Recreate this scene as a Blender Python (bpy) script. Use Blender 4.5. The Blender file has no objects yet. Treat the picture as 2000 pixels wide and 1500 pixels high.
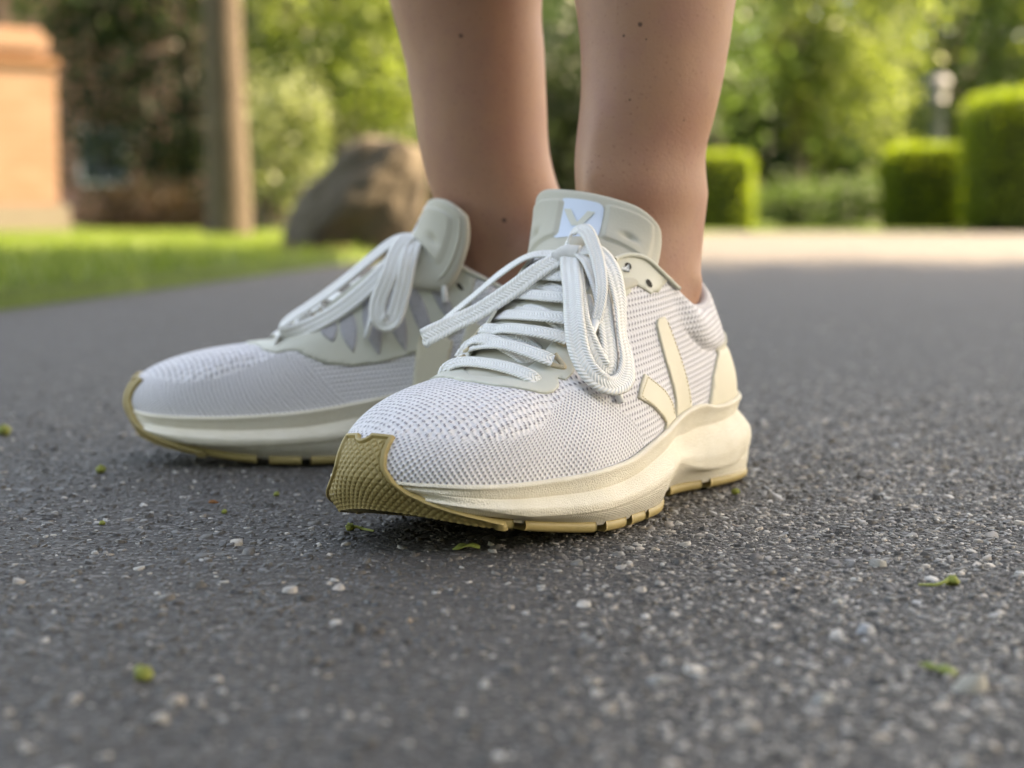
import bpy, bmesh, math, random
import numpy as np
from mathutils import Vector, Matrix
from mathutils.geometry import delaunay_2d_cdt

# ------------------------------------------------------------------ camera, world, sun, exposure
scene = bpy.context.scene
COL = scene.collection
cam_d = bpy.data.cameras.new('camera')
cam = bpy.data.objects.new('camera', cam_d)
COL.objects.link(cam)
scene.camera = cam
cam.location = (0, 0, 0.129)
cam.rotation_euler = (math.radians(90) - math.atan(320 / 3300), 0, 0)
cam_d.sensor_width = 36
cam_d.lens = 36 * 3300 / 2000
cam_d.clip_start = 0.02
cam_d.clip_end = 300
cam_d.dof.use_dof = True
cam_d.dof.focus_distance = 0.690
cam_d.dof.aperture_fstop = 7.6
cam_d.dof.aperture_blades = 0

SUN_EL, SUN_AZ = math.radians(48), math.radians(75)      # azimuth from +Y towards +X
world = bpy.data.worlds.new('World')
scene.world = world
world.use_nodes = True
wn = world.node_tree
sky = wn.nodes.new('ShaderNodeTexSky')
sky.sky_type = 'NISHITA'
sky.sun_disc = False
sky.sun_elevation = SUN_EL
sky.sun_rotation = SUN_AZ
sky.air_density = 1.0
sky.dust_density = 2.0
sky.ozone_density = 1.0
bg = wn.nodes['Background']
bg.inputs['Strength'].default_value = 0.15
wn.links.new(sky.outputs[0], bg.inputs['Color'])

sun_d = bpy.data.lights.new('sun', 'SUN')
sun_d.energy = 5.0
sun_d.angle = math.radians(0.5)
sun_d.color = (1.0, 0.93, 0.80)
sun = bpy.data.objects.new('sun', sun_d)
COL.objects.link(sun)
_sd = Vector((math.sin(SUN_AZ) * math.cos(SUN_EL), math.cos(SUN_AZ) * math.cos(SUN_EL), math.sin(SUN_EL)))
sun.rotation_euler = _sd.to_track_quat('Z', 'Y').to_euler()
sun.location = _sd * 30

scene.view_settings.view_transform = 'Standard'
scene.view_settings.look = 'None'
scene.view_settings.gamma = 1.0
scene.view_settings.use_white_balance = True
scene.view_settings.white_balance_temperature = 9600
scene.view_settings.white_balance_tint = 14
scene.view_settings.exposure = 2.65
scene.cycles.use_denoising = True
scene.cycles.max_bounces = 7
scene.cycles.diffuse_bounces = 3
scene.cycles.glossy_bounces = 2
scene.cycles.transmission_bounces = 2
scene.cycles.transparent_max_bounces = 4
scene.cycles.caustics_reflective = False
scene.cycles.caustics_refractive = False

rng = np.random.default_rng(7)
random.seed(7)

# ------------------------------------------------------------------ node helpers
class NT:
    def __init__(self, name, rough=0.6, spec=0.3):
        self.m = bpy.data.materials.new(name)
        self.m.use_nodes = True
        self.t = self.m.node_tree
        self.b = self.t.nodes['Principled BSDF']
        self.b.inputs['Roughness'].default_value = rough
        self.b.inputs['Specular IOR Level'].default_value = spec
    def n(self, typ, ins=None, **kw):
        nd = self.t.nodes.new(typ)
        for k, v in kw.items():
            setattr(nd, k, v)
        for k, v in (ins or {}).items():
            self.put(nd.inputs[k], v)
        return nd
    def put(self, sock, v):
        if isinstance(v, bpy.types.NodeSocket):
            self.t.links.new(v, sock)
        else:
            sock.default_value = v
    def math(self, op, a, b=None, c=None, clamp=False):
        nd = self.t.nodes.new('ShaderNodeMath')
        nd.operation = op
        nd.use_clamp = clamp
        self.put(nd.inputs[0], a)
        if b is not None: self.put(nd.inputs[1], b)
        if c is not None: self.put(nd.inputs[2], c)
        return nd.outputs[0]
    def mix(self, f, a, b):
        nd = self.t.nodes.new('ShaderNodeMix')
        nd.data_type = 'RGBA'
        self.put(nd.inputs['Factor'], f)
        self.put(nd.inputs[6], a if isinstance(a, bpy.types.NodeSocket) else (*a, 1) if len(a) == 3 else a)
        self.put(nd.inputs[7], b if isinstance(b, bpy.types.NodeSocket) else (*b, 1) if len(b) == 3 else b)
        return nd.outputs[2]
    def fmix(self, f, a, b):
        nd = self.t.nodes.new('ShaderNodeMix')
        nd.data_type = 'FLOAT'
        self.put(nd.inputs[0], f); self.put(nd.inputs[2], a); self.put(nd.inputs[3], b)
        return nd.outputs[0]
    def ramp(self, f, pts):
        nd = self.t.nodes.new('ShaderNodeValToRGB')
        el = nd.color_ramp.elements
        while len(el) < len(pts): el.new(0.5)
        for e, (p, c) in zip(el, pts):
            e.position = p
            e.color = (*c, 1) if not isinstance(c, (int, float)) else (c, c, c, 1)
        self.put(nd.inputs[0], f)
        return nd.outputs[0]
    def noise(self, scale, detail=3, rough=0.5, vec=None, dist=0):
        nd = self.n('ShaderNodeTexNoise', {'Scale': scale, 'Detail': detail, 'Roughness': rough, 'Distortion': dist})
        nd.noise_dimensions = '3D'
        if vec is not None: self.put(nd.inputs['Vector'], vec)
        return nd.outputs['Fac']
    def obj(self):
        return self.n('ShaderNodeTexCoord').outputs['Object']
    def uv(self, name):
        return self.n('ShaderNodeUVMap', uv_map=name).outputs[0]
    def xyz(self, v):
        s = self.n('ShaderNodeSeparateXYZ', {0: v})
        return s.outputs[0], s.outputs[1], s.outputs[2]
    def attr(self, name, col=False):
        a = self.n('ShaderNodeAttribute', attribute_name=name)
        return a.outputs['Color' if col else 'Fac']
    def color(self, c):
        self.put(self.b.inputs['Base Color'], (*c, 1) if isinstance(c, tuple) and len(c) == 3 else c)
    def bump(self, h, dist=0.001, strength=1.0, normal=None):
        nd = self.n('ShaderNodeBump', {'Height': h, 'Distance': dist, 'Strength': strength})
        if normal is not None: self.put(nd.inputs['Normal'], normal)
        self.t.links.new(nd.outputs[0], self.b.inputs['Normal'])
        return nd.outputs[0]

# ------------------------------------------------------------------ mesh helpers
def link(name, me, mat=None, parent=None):
    o = bpy.data.objects.new(name, me)
    COL.objects.link(o)
    if mat is not None: me.materials.append(mat)
    if parent is not None: o.parent = parent
    return o

def raw_mesh(name, V, Fc, smooth=True):
    """V (n,3) array; Fc list of faces or (m,k) int array"""
    me = bpy.data.meshes.new(name)
    V = np.asarray(V, np.float32)
    me.vertices.add(len(V))
    me.vertices.foreach_set('co', V.ravel())
    if isinstance(Fc, np.ndarray):
        k = Fc.shape[1]
        li = Fc.ravel().astype(np.int32)
        st = np.arange(0, len(li), k, dtype=np.int32)
    else:
        li = np.array([i for f in Fc for i in f], np.int32)
        ln = np.array([len(f) for f in Fc])
        st = np.concatenate([[0], np.cumsum(ln)[:-1]]).astype(np.int32)
    me.loops.add(len(li))
    me.loops.foreach_set('vertex_index', li)
    me.polygons.add(len(st))
    me.polygons.foreach_set('loop_start', st)
    me.update(calc_edges=True)
    me.validate()
    if smooth:
        me.polygons.foreach_set('use_smooth', np.ones(len(me.polygons), bool))
    return me

def set_uv(me, name, uv):
    l = me.uv_layers.new(name=name)
    vi = np.zeros(len(me.loops), np.int32)
    me.loops.foreach_get('vertex_index', vi)
    l.data.foreach_set('uv', np.asarray(uv, np.float32)[vi].ravel())

def set_attr(me, name, val):
    a = me.attributes.new(name, 'FLOAT', 'POINT')
    a.data.foreach_set('value', np.asarray(val, np.float32).ravel())

def set_col(me, name, val):
    a = me.attributes.new(name, 'FLOAT_COLOR', 'POINT')
    v = np.ones((len(val), 4), np.float32); v[:, :3] = val
    a.data.foreach_set('color', v.ravel())

def grid_faces(n, m, cu=False, cv=False, flip=False):
    I, J = np.meshgrid(np.arange(n if cu else n - 1), np.arange(m if cv else m - 1), indexing='ij')
    I2, J2 = (I + 1) % n, (J + 1) % m
    q = np.stack([I * m + J, I2 * m + J, I2 * m + J2, I * m + J2], -1).reshape(-1, 4)
    return q[:, ::-1].copy() if flip else q

def cr(keys, t, closed=False):
    """Catmull-Rom through rows of keys (k,d) at parameters t in [0,k-1] (or [0,k) closed)"""
    K = np.asarray(keys, float); n = len(K)
    t = np.asarray(t, float)
    i = np.floor(t).astype(int)
    if not closed: i = np.clip(i, 0, n - 2)
    f = (t - i)[:, None]
    g = (lambda a: K[a % n]) if closed else (lambda a: K[np.clip(a, 0, n - 1)])
    p0, p1, p2, p3 = g(i - 1), g(i), g(i + 1), g(i + 2)
    if not closed:
        p0 = np.where((i == 0)[:, None], 2 * p1 - p2, p0)
        p3 = np.where((i == n - 2)[:, None], 2 * p2 - p1, p3)
    return 0.5 * (2 * p1 + (p2 - p0) * f + (2 * p0 - 5 * p1 + 4 * p2 - p3) * f ** 2 + (-p0 + 3 * p1 - 3 * p2 + p3) * f ** 3)

def sstep(a, b, x):
    t = np.clip((np.asarray(x, float) - a) / (b - a), 0, 1)
    return t * t * (3 - 2 * t)

def grid_normals(P, cu=False):
    du = (np.roll(P, -1, 0) - np.roll(P, 1, 0)) if cu else np.gradient(P, axis=0)
    dv = np.gradient(P, axis=1)
    n = np.cross(du, dv)
    return n / (np.linalg.norm(n, axis=-1, keepdims=True) + 1e-12)

def tube(path, rad, n=8, up=(0, 0, 1), cap=True):
    P = np.asarray(path, float); m = len(P)
    T = np.gradient(P, axis=0); T /= np.linalg.norm(T, axis=1)[:, None] + 1e-12
    R = np.broadcast_to(np.asarray(rad, float), (m,))
    V = []
    prev = np.cross(T[0], up)
    if np.linalg.norm(prev) < 1e-4: prev = np.cross(T[0], (1, 0, 0))
    prev /= np.linalg.norm(prev)
    for i in range(m):
        a = prev - T[i] * (prev @ T[i]); a /= np.linalg.norm(a) + 1e-12; prev = a
        b = np.cross(T[i], a)
        ang = np.arange(n) * 2 * np.pi / n
        V.append(P[i] + R[i] * (np.cos(ang)[:, None] * a + np.sin(ang)[:, None] * b))
    V = np.concatenate(V)
    F = grid_faces(m, n, cv=True, flip=True).tolist()
    if cap:
        F.append(list(range(n))); F.append(list(range((m - 1) * n, m * n))[::-1])
    return V, F

def merge(parts):
    V, F, o = [], [], 0
    for v, f in parts:
        V.append(np.asarray(v)); F += [[i + o for i in q] for q in f]; o += len(v)
    return np.concatenate(V), F

def empty(name, loc=(0, 0, 0), rz=0.0):
    o = bpy.data.objects.new(name, None)
    COL.objects.link(o)
    o.location = loc
    o.rotation_euler = (0, 0, rz)
    return o

def tag(o, label=None, cat=None, group=None, kind=None):
    if label: o['label'] = label
    if cat: o['category'] = cat
    if group: o['group'] = group
    if kind: o['kind'] = kind
    return o

# ================================================================== SHOE SURFACES (left shoe, metres)
# local frame: x heel -> toe, y towards the outer (lateral) side, z up
#  x, y, z_top | bulge off, bulge z | crease off, crease z | gum off || throat/collar top x,y,z | h1, ob, h2, d2
SK = np.array([
 (.003, .000,.0460,.0040,.022,-.001,.036,.0025,  .018, .0000,.1010, .022,.001,.000,.022),
 (.009, .022,.0440,.0050,.022,-.001,.035,.0028,  .024, .0145,.0960, .022,.001,.000,.022),
 (.024, .035,.0415,.0062,.022,-.001,.034,.0030,  .036, .0245,.0895, .020,.001,.001,.018),
 (.045, .040,.0400,.0050,.020,-.001,.032,.0005,  .052, .0295,.0855, .020,.000,.002,.016),
 (.066, .042,.0400,.0030,.018,-.002,.031,-.0045,  .068, .0310,.0865, .020,.000,.002,.016),
 (.084, .043,.0425, .0005,.018,-.003,.031,-.0105,  .083, .0305,.0935, .020,.000,.002,.017),
 (.099,.0438,.0418,-.0005,.0195,-.0025,.030,-.0115, .098, .0285,.1025, .020,.000,.003,.018),
 (.113,.0450,.0398, .001,.021,-.002,.030,-.009,  .111, .0235,.1110, .020,.000,.006,.018),
 (.130,.0480,.0365, .003,.020,-.001,.0275,-.004, .127, .0185,.1105, .020,.000,.008,.016),
 (.147,.0505,.0338, .004,.0175,-.0005,.025,-.001,.146, .0165,.0995, .020,.000,.010,.012),
 (.1745,.0525,.0288,.004,.0150,-.0005,.0205,-.0015,.168,.0155,.0830, .018,.000,.012,.006),
 (.201,.0515,.0270, .004,.0140,-.0005,.019,-.002,.186, .0135,.0690, .017,.001,.016,.003),
 (.2216,.0454,.0260,.004,.0145,-.0005,.019,-.003,.195, .0090,.0640, .017,.001,.024,.002),
 (.246,.0366,.0260, .0035,.0165,-.0003,.020,-.003,.1975,.0050,.0628,.017,.002,.034,.002),
 (.265,.0250,.0270, .0005,.019,-.0008,.0225,-.0055,  .199, .0020,.0623, .018,.002,.041,.002),
 (.276,.0090,.0280,-.0035,.022,-.0025,.025,-.0085,   .1995,-.001,.0620, .020,.003,.044,.002),
 (.281,-.008,.0295,-.0035,.024,-.0025,.027,-.0085,   .200,-.0050,.0620, .020,.003,.045,.002),
 (.2775,-.023,.0285,-.0035,.022,-.0025,.025,-.0085,   .1995,-.008,.0620, .019,.003,.044,.002),
 (.268,-.034,.0270, .0005,.019,-.0008,.0225,-.0055,  .199,-.0105,.0623, .018,.002,.041,.002),
 (.250,-.0435,.0260,.0035,.0165,-.0003,.020,-.003,.1975,-.0135,.0628,.017,.002,.034,.002),
 (.225,-.0485,.0260,.004,.0145,-.0005,.019,-.003,.194,-.0180,.0640, .017,.001,.022,.002),
 (.200,-.0480,.0270,.004,.0140,-.0005,.019,-.002,.184,-.0215,.0700, .018,.001,.014,.004),
 (.175,-.0445,.0290,.004,.0150,-.0005,.0205,-.0015,.166,-.0225,.0840,.020,.000,.010,.008),
 (.150,-.0400,.0330,.003,.0175,-.0005,.0245,-.002,.147,-.0225,.0990, .020,.000,.008,.012),
 (.125,-.0375,.0380,.001,.020,-.001,.029,-.006,  .128,-.0235,.1110, .020,.000,.006,.016),
 (.100,-.0370,.0415,-.001,.020,-.002,.031,-.009, .111,-.0280,.1115, .020,.000,.004,.018),
 (.075,-.0380,.0420,.000,.019,-.002,.032,-.009,  .090,-.0320,.0990, .020,.000,.002,.018),
 (.050,-.0385,.0410,.0040,.020,-.001,.033,.0005,  .062,-.0315,.0865, .020,.000,.002,.016),
 (.025,-.0335,.0425,.0058,.022,-.001,.035,.0030,  .038,-.0255,.0890, .020,.001,.001,.018),
 (.009,-.0210,.0440,.0050,.022,-.001,.035,.0028,  .024,-.0145,.0960, .022,.001,.000,.022),
])
NS, NK = 480, 64
_nk = len(SK)
_tt = np.linspace(0, _nk, 6001)[:-1]
_den = cr(SK, _tt, True)
_arc = np.concatenate([[0], np.cumsum(np.linalg.norm(np.diff(np.vstack([_den, _den[:1]])[:, :2], axis=0), axis=1))])
PERIM = _arc[-1]
_tu = np.interp(np.arange(NS) / NS * PERIM, _arc, np.append(_tt, _nk))
ST = cr(SK, _tu, True)                      # stations, evenly spaced round the edge
KEYPOS = np.interp(np.arange(_nk), np.append(_tt, _nk), _arc) / PERIM * NS    # station index of each key
_d = np.roll(ST[:, :2], -1, 0) - np.roll(ST[:, :2], 1, 0)
for _ in range(6): _d = (np.roll(_d, 1, 0) + 2 * _d + np.roll(_d, -1, 0)) / 4
_d /= np.linalg.norm(_d, axis=1)[:, None]
NRM = np.stack([-_d[:, 1], _d[:, 0]], 1)                                       # heel -> lateral -> toe: outward is ...
if (NRM[int(KEYPOS[10])] @ np.array([0, 1.])) < 0: NRM = -NRM
ARC = np.arange(NS) / NS * PERIM

def zbot(x):
    return .0165 * np.clip((np.asarray(x) - .182) / .1, 0, 2) ** 1.7 + .004 * np.clip((.02 - np.asarray(x)) / .02, 0, 1) ** 2

ZB = zbot(ST[:, 0])
def off_pt(off, z):
    """stations offset outwards by off (array over stations), at height z"""
    P = np.zeros((NS, 3)); P[:, :2] = ST[:, :2] + NRM * np.asarray(off)[..., None] if np.ndim(off) else ST[:, :2] + NRM * off
    P[:, 2] = z
    return P

X, Y0, ZT = ST[:, 0], ST[:, 1], ST[:, 2]
BO, BZ, CO, CZ, GO = (ST[:, i] for i in range(3, 8))
TOEF = sstep(.258, .276, X)                # towards the very tip the wall is plain
HF = 1 - sstep(.045, .125, X)              # heel: the wall rolls under without an edge line
ROWS = [
 off_pt(GO, ZB + .0030),
 off_pt(GO + .0008, ZB + .0042),
 off_pt((GO + BO - .001) / 2 + .0008, (ZB + .0042 + BZ - .0032) / 2),
 off_pt(BO - .0010 - .0006 * HF, np.maximum(BZ - .0032 - .0060 * HF, ZB + .0062)),
 off_pt(BO - .0004, np.maximum(BZ - .0026 - .0014 * HF, ZB + .0066)),
 off_pt(BO, BZ),
 off_pt(BO - .0010, BZ + (CZ - BZ) * .35),
 off_pt(CO + (BO - CO) * .18, BZ + (CZ - BZ) * .86),
 off_pt(CO, CZ),
 off_pt(CO + .0003, CZ + (ZT - CZ) * .12),
 off_pt(CO * .6 + .0008 - .0022 * TOEF, CZ + (ZT - CZ) * .55),
 off_pt(.0012 - .0028 * TOEF, ZT - .0012),
 off_pt(.0006 - .0026 * TOEF, ZT - .0002),
 off_pt(-.0006 - .0018 * TOEF, ZT + .0001),
 off_pt(-.0022 - .0008 * TOEF, ZT - .0008),
 off_pt(-.0040, ZT - .0030),
]
SIDE_KEYS = np.stack(ROWS, 1)              # (NS, rows, 3)
def side_grid(sub=4):
    r = SIDE_KEYS.shape[1]
    t = np.linspace(0, r - 1, (r - 1) * sub + 1)
    return np.stack([cr(SIDE_KEYS[i], t) for i in range(NS)])

# upper: cubic Bezier from the base line to the throat / collar line at every station
B0 = off_pt(-.0022, ZT - .0008)
TOP = ST[:, 8:11]
N3 = np.concatenate([NRM, np.zeros((NS, 1))], 1)
B1 = B0 + N3 * ST[:, 12:13] + np.array([0, 0, 1.]) * ST[:, 11:12]
B2 = TOP + N3 * ST[:, 13:14] - np.array([0, 0, 1.]) * ST[:, 14:15]
_k = np.linspace(0, 1, NK)[None, :, None]
UP = B0[:, None] * (1 - _k) ** 3 + 3 * B1[:, None] * _k * (1 - _k) ** 2 + 3 * B2[:, None] * _k ** 2 * (1 - _k) + TOP[:, None] * _k ** 3
UPN = grid_normals(UP, True)
if UPN[int(KEYPOS[10]), 20] @ np.array([0, 1., .2]) < 0: UPN = -UPN

# padded collar: a roll above a crease, from the ankle round the heel
_si = np.arange(NS)
def _collar_weight():
    a, b = KEYPOS[6] - 4, KEYPOS[26] - 6
    w = np.where(_si <= a, 1 - sstep(a - 14, a, _si), 0) + np.where(_si >= b, sstep(b, b + 14, _si), 0)
    return np.clip(w, 0, 1)
CW = _collar_weight()
KC = np.interp(_si, [0, KEYPOS[2], KEYPOS[4], KEYPOS[5], KEYPOS[6], KEYPOS[26], KEYPOS[28], NS], [.50, .50, .56, .62, .70, .66, .52, .50])
_kk = np.linspace(0, 1, NK)[None, :]
_rel = np.clip((_kk - KC[:, None]) / (1 - KC[:, None]), 0, 1)
CB = np.interp(_si, [0, KEYPOS[3], KEYPOS[4], KEYPOS[27], KEYPOS[28], NS], [.35, .6, 1, 1, .6, .35])
DISP = .0046 * (CW * CB)[:, None] * np.sin(np.pi * _rel) ** .55 * (_kk > KC[:, None]) - .0012 * CW[:, None] * np.exp(-((_kk - KC[:, None]) / .03) ** 2)
UP = UP + UPN * DISP[..., None]
UPN = grid_normals(UP, True)
if UPN[int(KEYPOS[10]), 20] @ np.array([0, 1., .2]) < 0: UPN = -UPN
UPLEN = np.concatenate([np.zeros((NS, 1)), np.cumsum(np.linalg.norm(np.diff(UP, axis=1), axis=2), axis=1)], 1)

def up_at(sk, off=0.0):
    """bilinear point on the upper at (station, k) pairs, lifted by off along the normal"""
    sk = np.atleast_2d(np.asarray(sk, float))
    s = sk[:, 0] % NS; k = np.clip(sk[:, 1], 0, 1) * (NK - 1)
    i = np.floor(s).astype(int); j = np.clip(np.floor(k).astype(int), 0, NK - 2)
    f = (s - i)[:, None]; g = (k - j)[:, None]; i2 = (i + 1) % NS
    def bl(A): return (A[i, j] * (1 - f) + A[i2, j] * f) * (1 - g) + (A[i, j + 1] * (1 - f) + A[i2, j + 1] * f) * g
    n = bl(UPN); n /= np.linalg.norm(n, axis=1)[:, None] + 1e-9
    return bl(UP) + n * np.asarray(off).reshape(-1, 1) if np.ndim(off) else bl(UP) + n * off

def mir(V, side):
    V = np.array(V, float)
    if side < 0: V[..., 1] *= -1
    return V

def put_grid(name, P, mat, parent, side, cu=False, cv=False, uvs=None, attrs=None, flip=False):
    n, m = P.shape[:2]
    me = raw_mesh(name, mir(P, side).reshape(-1, 3), grid_faces(n, m, cu, cv, flip=(flip != (side < 0))))
    for k, v in (uvs or {}).items(): set_uv(me, k, np.asarray(v).reshape(-1, 2))
    for k, v in (attrs or {}).items(): set_attr(me, k, v)
    return link(name, me, mat, parent)

def put_faces(name, V, F, mat, parent, side, smooth=True):
    F = [list(f)[::-1] for f in F] if side < 0 else F
    me = raw_mesh(name, mir(V, side), F, smooth)
    return link(name, me, mat, parent)

def patch(name, poly, mat, parent, side, lift=.0006, depth=.0008, step=(3.0, .05), jitter=0, bead=0.0, fn=None, closed_round=True):
    """film or leather overlay cut to a polygon in (station,k) space and laid on the upper"""
    poly = np.asarray(poly, float)
    # densify the outline
    out = []
    for a, b in zip(poly, np.roll(poly, -1, 0)):
        n = max(1, int(max(abs(b[0] - a[0]) / step[0], abs(b[1] - a[1]) / step[1]) * 1.5))
        for q in range(n): out.append(a + (b - a) * q / n)
    out = np.array(out)
    s0, s1, k0, k1 = out[:, 0].min(), out[:, 0].max(), out[:, 1].min(), out[:, 1].max()
    gs, gk = np.meshgrid(np.arange(s0, s1, step[0]), np.arange(k0, k1, step[1] * .6))
    pts = np.stack([gs.ravel() + .13, gk.ravel() + .003], 1)
    # inside test
    ins = np.zeros(len(pts), bool); ok = np.ones(len(pts), bool)
    sc = np.array([1 / step[0], 1 / step[1]])
    for a, b in zip(out, np.roll(out, -1, 0)):
        c = ((a[1] > pts[:, 1]) != (b[1] > pts[:, 1]))
        with np.errstate(divide='ignore', invalid='ignore'):
            xx = (b[0] - a[0]) * (pts[:, 1] - a[1]) / (b[1] - a[1]) + a[0]
        ins ^= c & (pts[:, 0] < xx)
        ok &= np.linalg.norm((pts - a) * sc, axis=1) > .35
    pts = pts[ins & ok]
    allp = np.vstack([out, pts])
    n = len(out)
    sc2 = sc * 1.0
    r = delaunay_2d_cdt([Vector(p * sc2) for p in allp], [], [list(range(n))], 1, 1e-5)
    P2 = np.array([tuple(v) for v in r[0]]) / sc2
    tris = [list(f) for f in r[2]]
    V = up_at(P2, lift)
    # boundary loop -> skirt pressed into the cloth
    cnt = {}
    for f in tris:
        for a, b in zip(f, f[1:] + f[:1]): cnt[(a, b)] = 1
    bnd = [(a, b) for (a, b) in cnt if (b, a) not in cnt]
    low = up_at(P2, lift - depth)
    bi = sorted({i for e in bnd for i in e}); mp = {i: len(V) + j for j, i in enumerate(bi)}
    V = np.vstack([V, low[bi]])
    F = tris + [[b, a, mp[a], mp[b]] for a, b in bnd]
    # orientation
    f = tris[len(tris) // 2]
    nn = np.cross(V[f[1]] - V[f[0]], V[f[2]] - V[f[0]])
    c = P2[f[0]]
    ref = up_at([c], .001)[0] - up_at([c], 0)[0]
    if nn @ ref < 0: F = [q[::-1] for q in F]
    o = put_faces(name, V, F, mat, parent, side)
    o.data.polygons.foreach_set('use_smooth', np.array([True] * len(tris) + [False] * len(bnd)))
    return o

# ------------------------------------------------------------------ shoe builder
def lat_s(x):     # station on the lateral side at a given x
    a = np.arange(int(KEYPOS[2]), int(KEYPOS[16])); return float(np.interp(x, ST[a, 0], a))
def med_s(x):
    a = np.arange(int(KEYPOS[16]) + 1, int(KEYPOS[28])); return float(np.interp(-x, -ST[a, 0], a))

def st_interp(A, s):
    s = np.asarray(s, float) % NS
    i = np.floor(s).astype(int); f = (s - i)
    f = f.reshape(f.shape + (1,) * (A.ndim - 1))
    return A[i] * (1 - f) + A[(i + 1) % NS] * f

# wall polylines from the outsole edge up over the upper (for the toe cap)
_wall = np.concatenate([off_pt(GO + .0010, ZB + .0004)[:, None], np.stack(ROWS[1:12], 1), UP[:, 3:40]], 1)
def _smooth_wall(W, n=90, it=260):
    l = np.concatenate([np.zeros((NS, 1)), np.cumsum(np.linalg.norm(np.diff(W, axis=1), axis=2), 1)], 1)
    R = np.stack([np.stack([np.interp(np.linspace(0, l[i, -1], n), l[i], W[i, :, c]) for c in range(3)], 1) for i in range(NS)])
    R0 = R.copy()
    for _ in range(it): R[:, 1:-1] = (R[:, :-2] + 2 * R[:, 1:-1] + R[:, 2:]) / 4
    # never sink below the wall it covers
    d = ((R0 - R)[..., :2] * NRM[:, None]).sum(-1)
    d = np.maximum(d, 0)
    for _ in range(30): d[:, 1:-1] = np.maximum(d[:, 1:-1], (d[:, :-2] + d[:, 2:]) / 2)
    R[..., :2] += NRM[:, None] * d[..., None]
    for _ in range(12): R[:, 1:-1] = (R[:, :-2] + 2 * R[:, 1:-1] + R[:, 2:]) / 4
    a = np.linspace(0, 1, n)[None] * l[:, -1:]
    w = sstep(.017, .025, a)[..., None]
    return R * (1 - w) + R0 * w
_wall = _smooth_wall(_wall)
_wl = np.concatenate([np.zeros((NS, 1)), np.cumsum(np.linalg.norm(np.diff(_wall, axis=1), axis=2), 1)], 1)
def wall_at(s, l):
    out = np.zeros(s.shape + (3,))
    for idx in np.ndindex(s.shape):
        i = int(np.floor(s[idx])); f = s[idx] - i
        for w, q in ((1 - f, i % NS), (f, (i + 1) % NS)):
            for c in range(3): out[idx + (c,)] += w * np.interp(l[idx], _wl[q], _wall[q, :, c])
    return out

def pad_sweep(s0, s1, zh=.0046, inner=.024):
    """gum pad: closed profile swept along the edge between two stations, both ends capped"""
    n = max(6, int(abs(s1 - s0)))
    s = np.linspace(s0, s1, n)
    # tuck the two ends so that a groove flares open towards the edge
    g = st_interp(GO, s); zb = st_interp(ZB, s); xy = st_interp(ST[:, :2], s); nr = st_interp(NRM, s)
    prof = [(.0012, zh), (.0016, zh * .6), (.0014, .0012), (.0004, .0002), (-inner, .0002), (-inner, zh)]
    P = np.zeros((n, len(prof), 3))
    for j, (o, z) in enumerate(prof):
        P[:, j, :2] = xy + nr * (g + o)[:, None]; P[:, j, 2] = zb + z
    m = len(prof)
    F = grid_faces(n, m, cv=True).tolist()
    F.append(list(range(m))[::-1]); F.append([(n - 1) * m + q for q in range(m)])
    V = P.reshape(-1, 3)
    c = V.mean(0)
    f = F[1]; nn = np.cross(V[f[1]] - V[f[0]], V[f[2]] - V[f[0]])
    if nn @ np.append(nr[0], 0) < 0: F = [q[::-1] for q in F]
    return V, F

TONGUE = np.array([
 (.2050,-.003,.0580,.016,.002), (.1850,-.002,.0665,.020,.003), (.1600,-.001,.0835,.024,.004), (.1350,-.002,.1010,.027,.007),
 (.1190,-.005,.1140,.0300,.020), (.1080,-.0075,.1260,.0310,.020), (.1005,-.0085,.1400,.0300,.0125)])
TONGUE_PUSH = [0.0, 0.0, 0.0]         # forward and up shift of the tongue tip, where the shin presses on it
def tongue_surface(a, b, lift=0.0):
    """a 0..1 along, b -1..1 across; arrays of equal shape"""
    sh = a.shape
    a = a * (1 - .065 * np.clip((np.abs(b) - .5) / .5, 0, 1) ** 2.2)
    K = cr(TONGUE, a.ravel() * (len(TONGUE) - 1)); K2 = cr(TONGUE, np.clip(a.ravel() * (len(TONGUE) - 1) + .02, 0, len(TONGUE) - 1.0001)); K1 = cr(TONGUE, np.clip(a.ravel() * (len(TONGUE) - 1) - .02, 0, 9))
    t = (K2 - K1)[:, :3]; t[:, 1] = 0; t /= np.linalg.norm(t, axis=1)[:, None]
    n = np.stack([t[:, 2], np.zeros(len(t)), -t[:, 0]], 1)         # up-forward
    bb = b.ravel()
    th = bb * 1.15
    side = K[:, 3] * np.sin(th) / math.sin(1.15) * np.where(bb < 0, 1.16 - .6 * TONGUE_PUSH[2], 1.0)
    drop = K[:, 4] * (1 - np.cos(th)) / (1 - math.cos(1.15)) * np.where(bb < 0, 1.25 + TONGUE_PUSH[2], 1.0)
    P = K[:, :3].copy(); P[:, 1] += side; P -= n * drop[:, None]
    nl = n * np.cos(th)[:, None]; nl[:, 1] += np.sin(th)
    top = sstep(.6, 1, a.ravel())
    P[:, 0] += TONGUE_PUSH[0] * sstep(.25, 1, a.ravel()); P[:, 2] += TONGUE_PUSH[1] * sstep(.4, 1, a.ravel())
    P[:, 2] += -.0070 * bb * top + .002 * np.abs(bb) ** 2 * top
    lf = np.asarray(lift); lf = lf.ravel() if lf.ndim else np.full(len(bb), float(lf))
    return (P + nl * lf[:, None]).reshape(sh + (3,))

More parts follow.
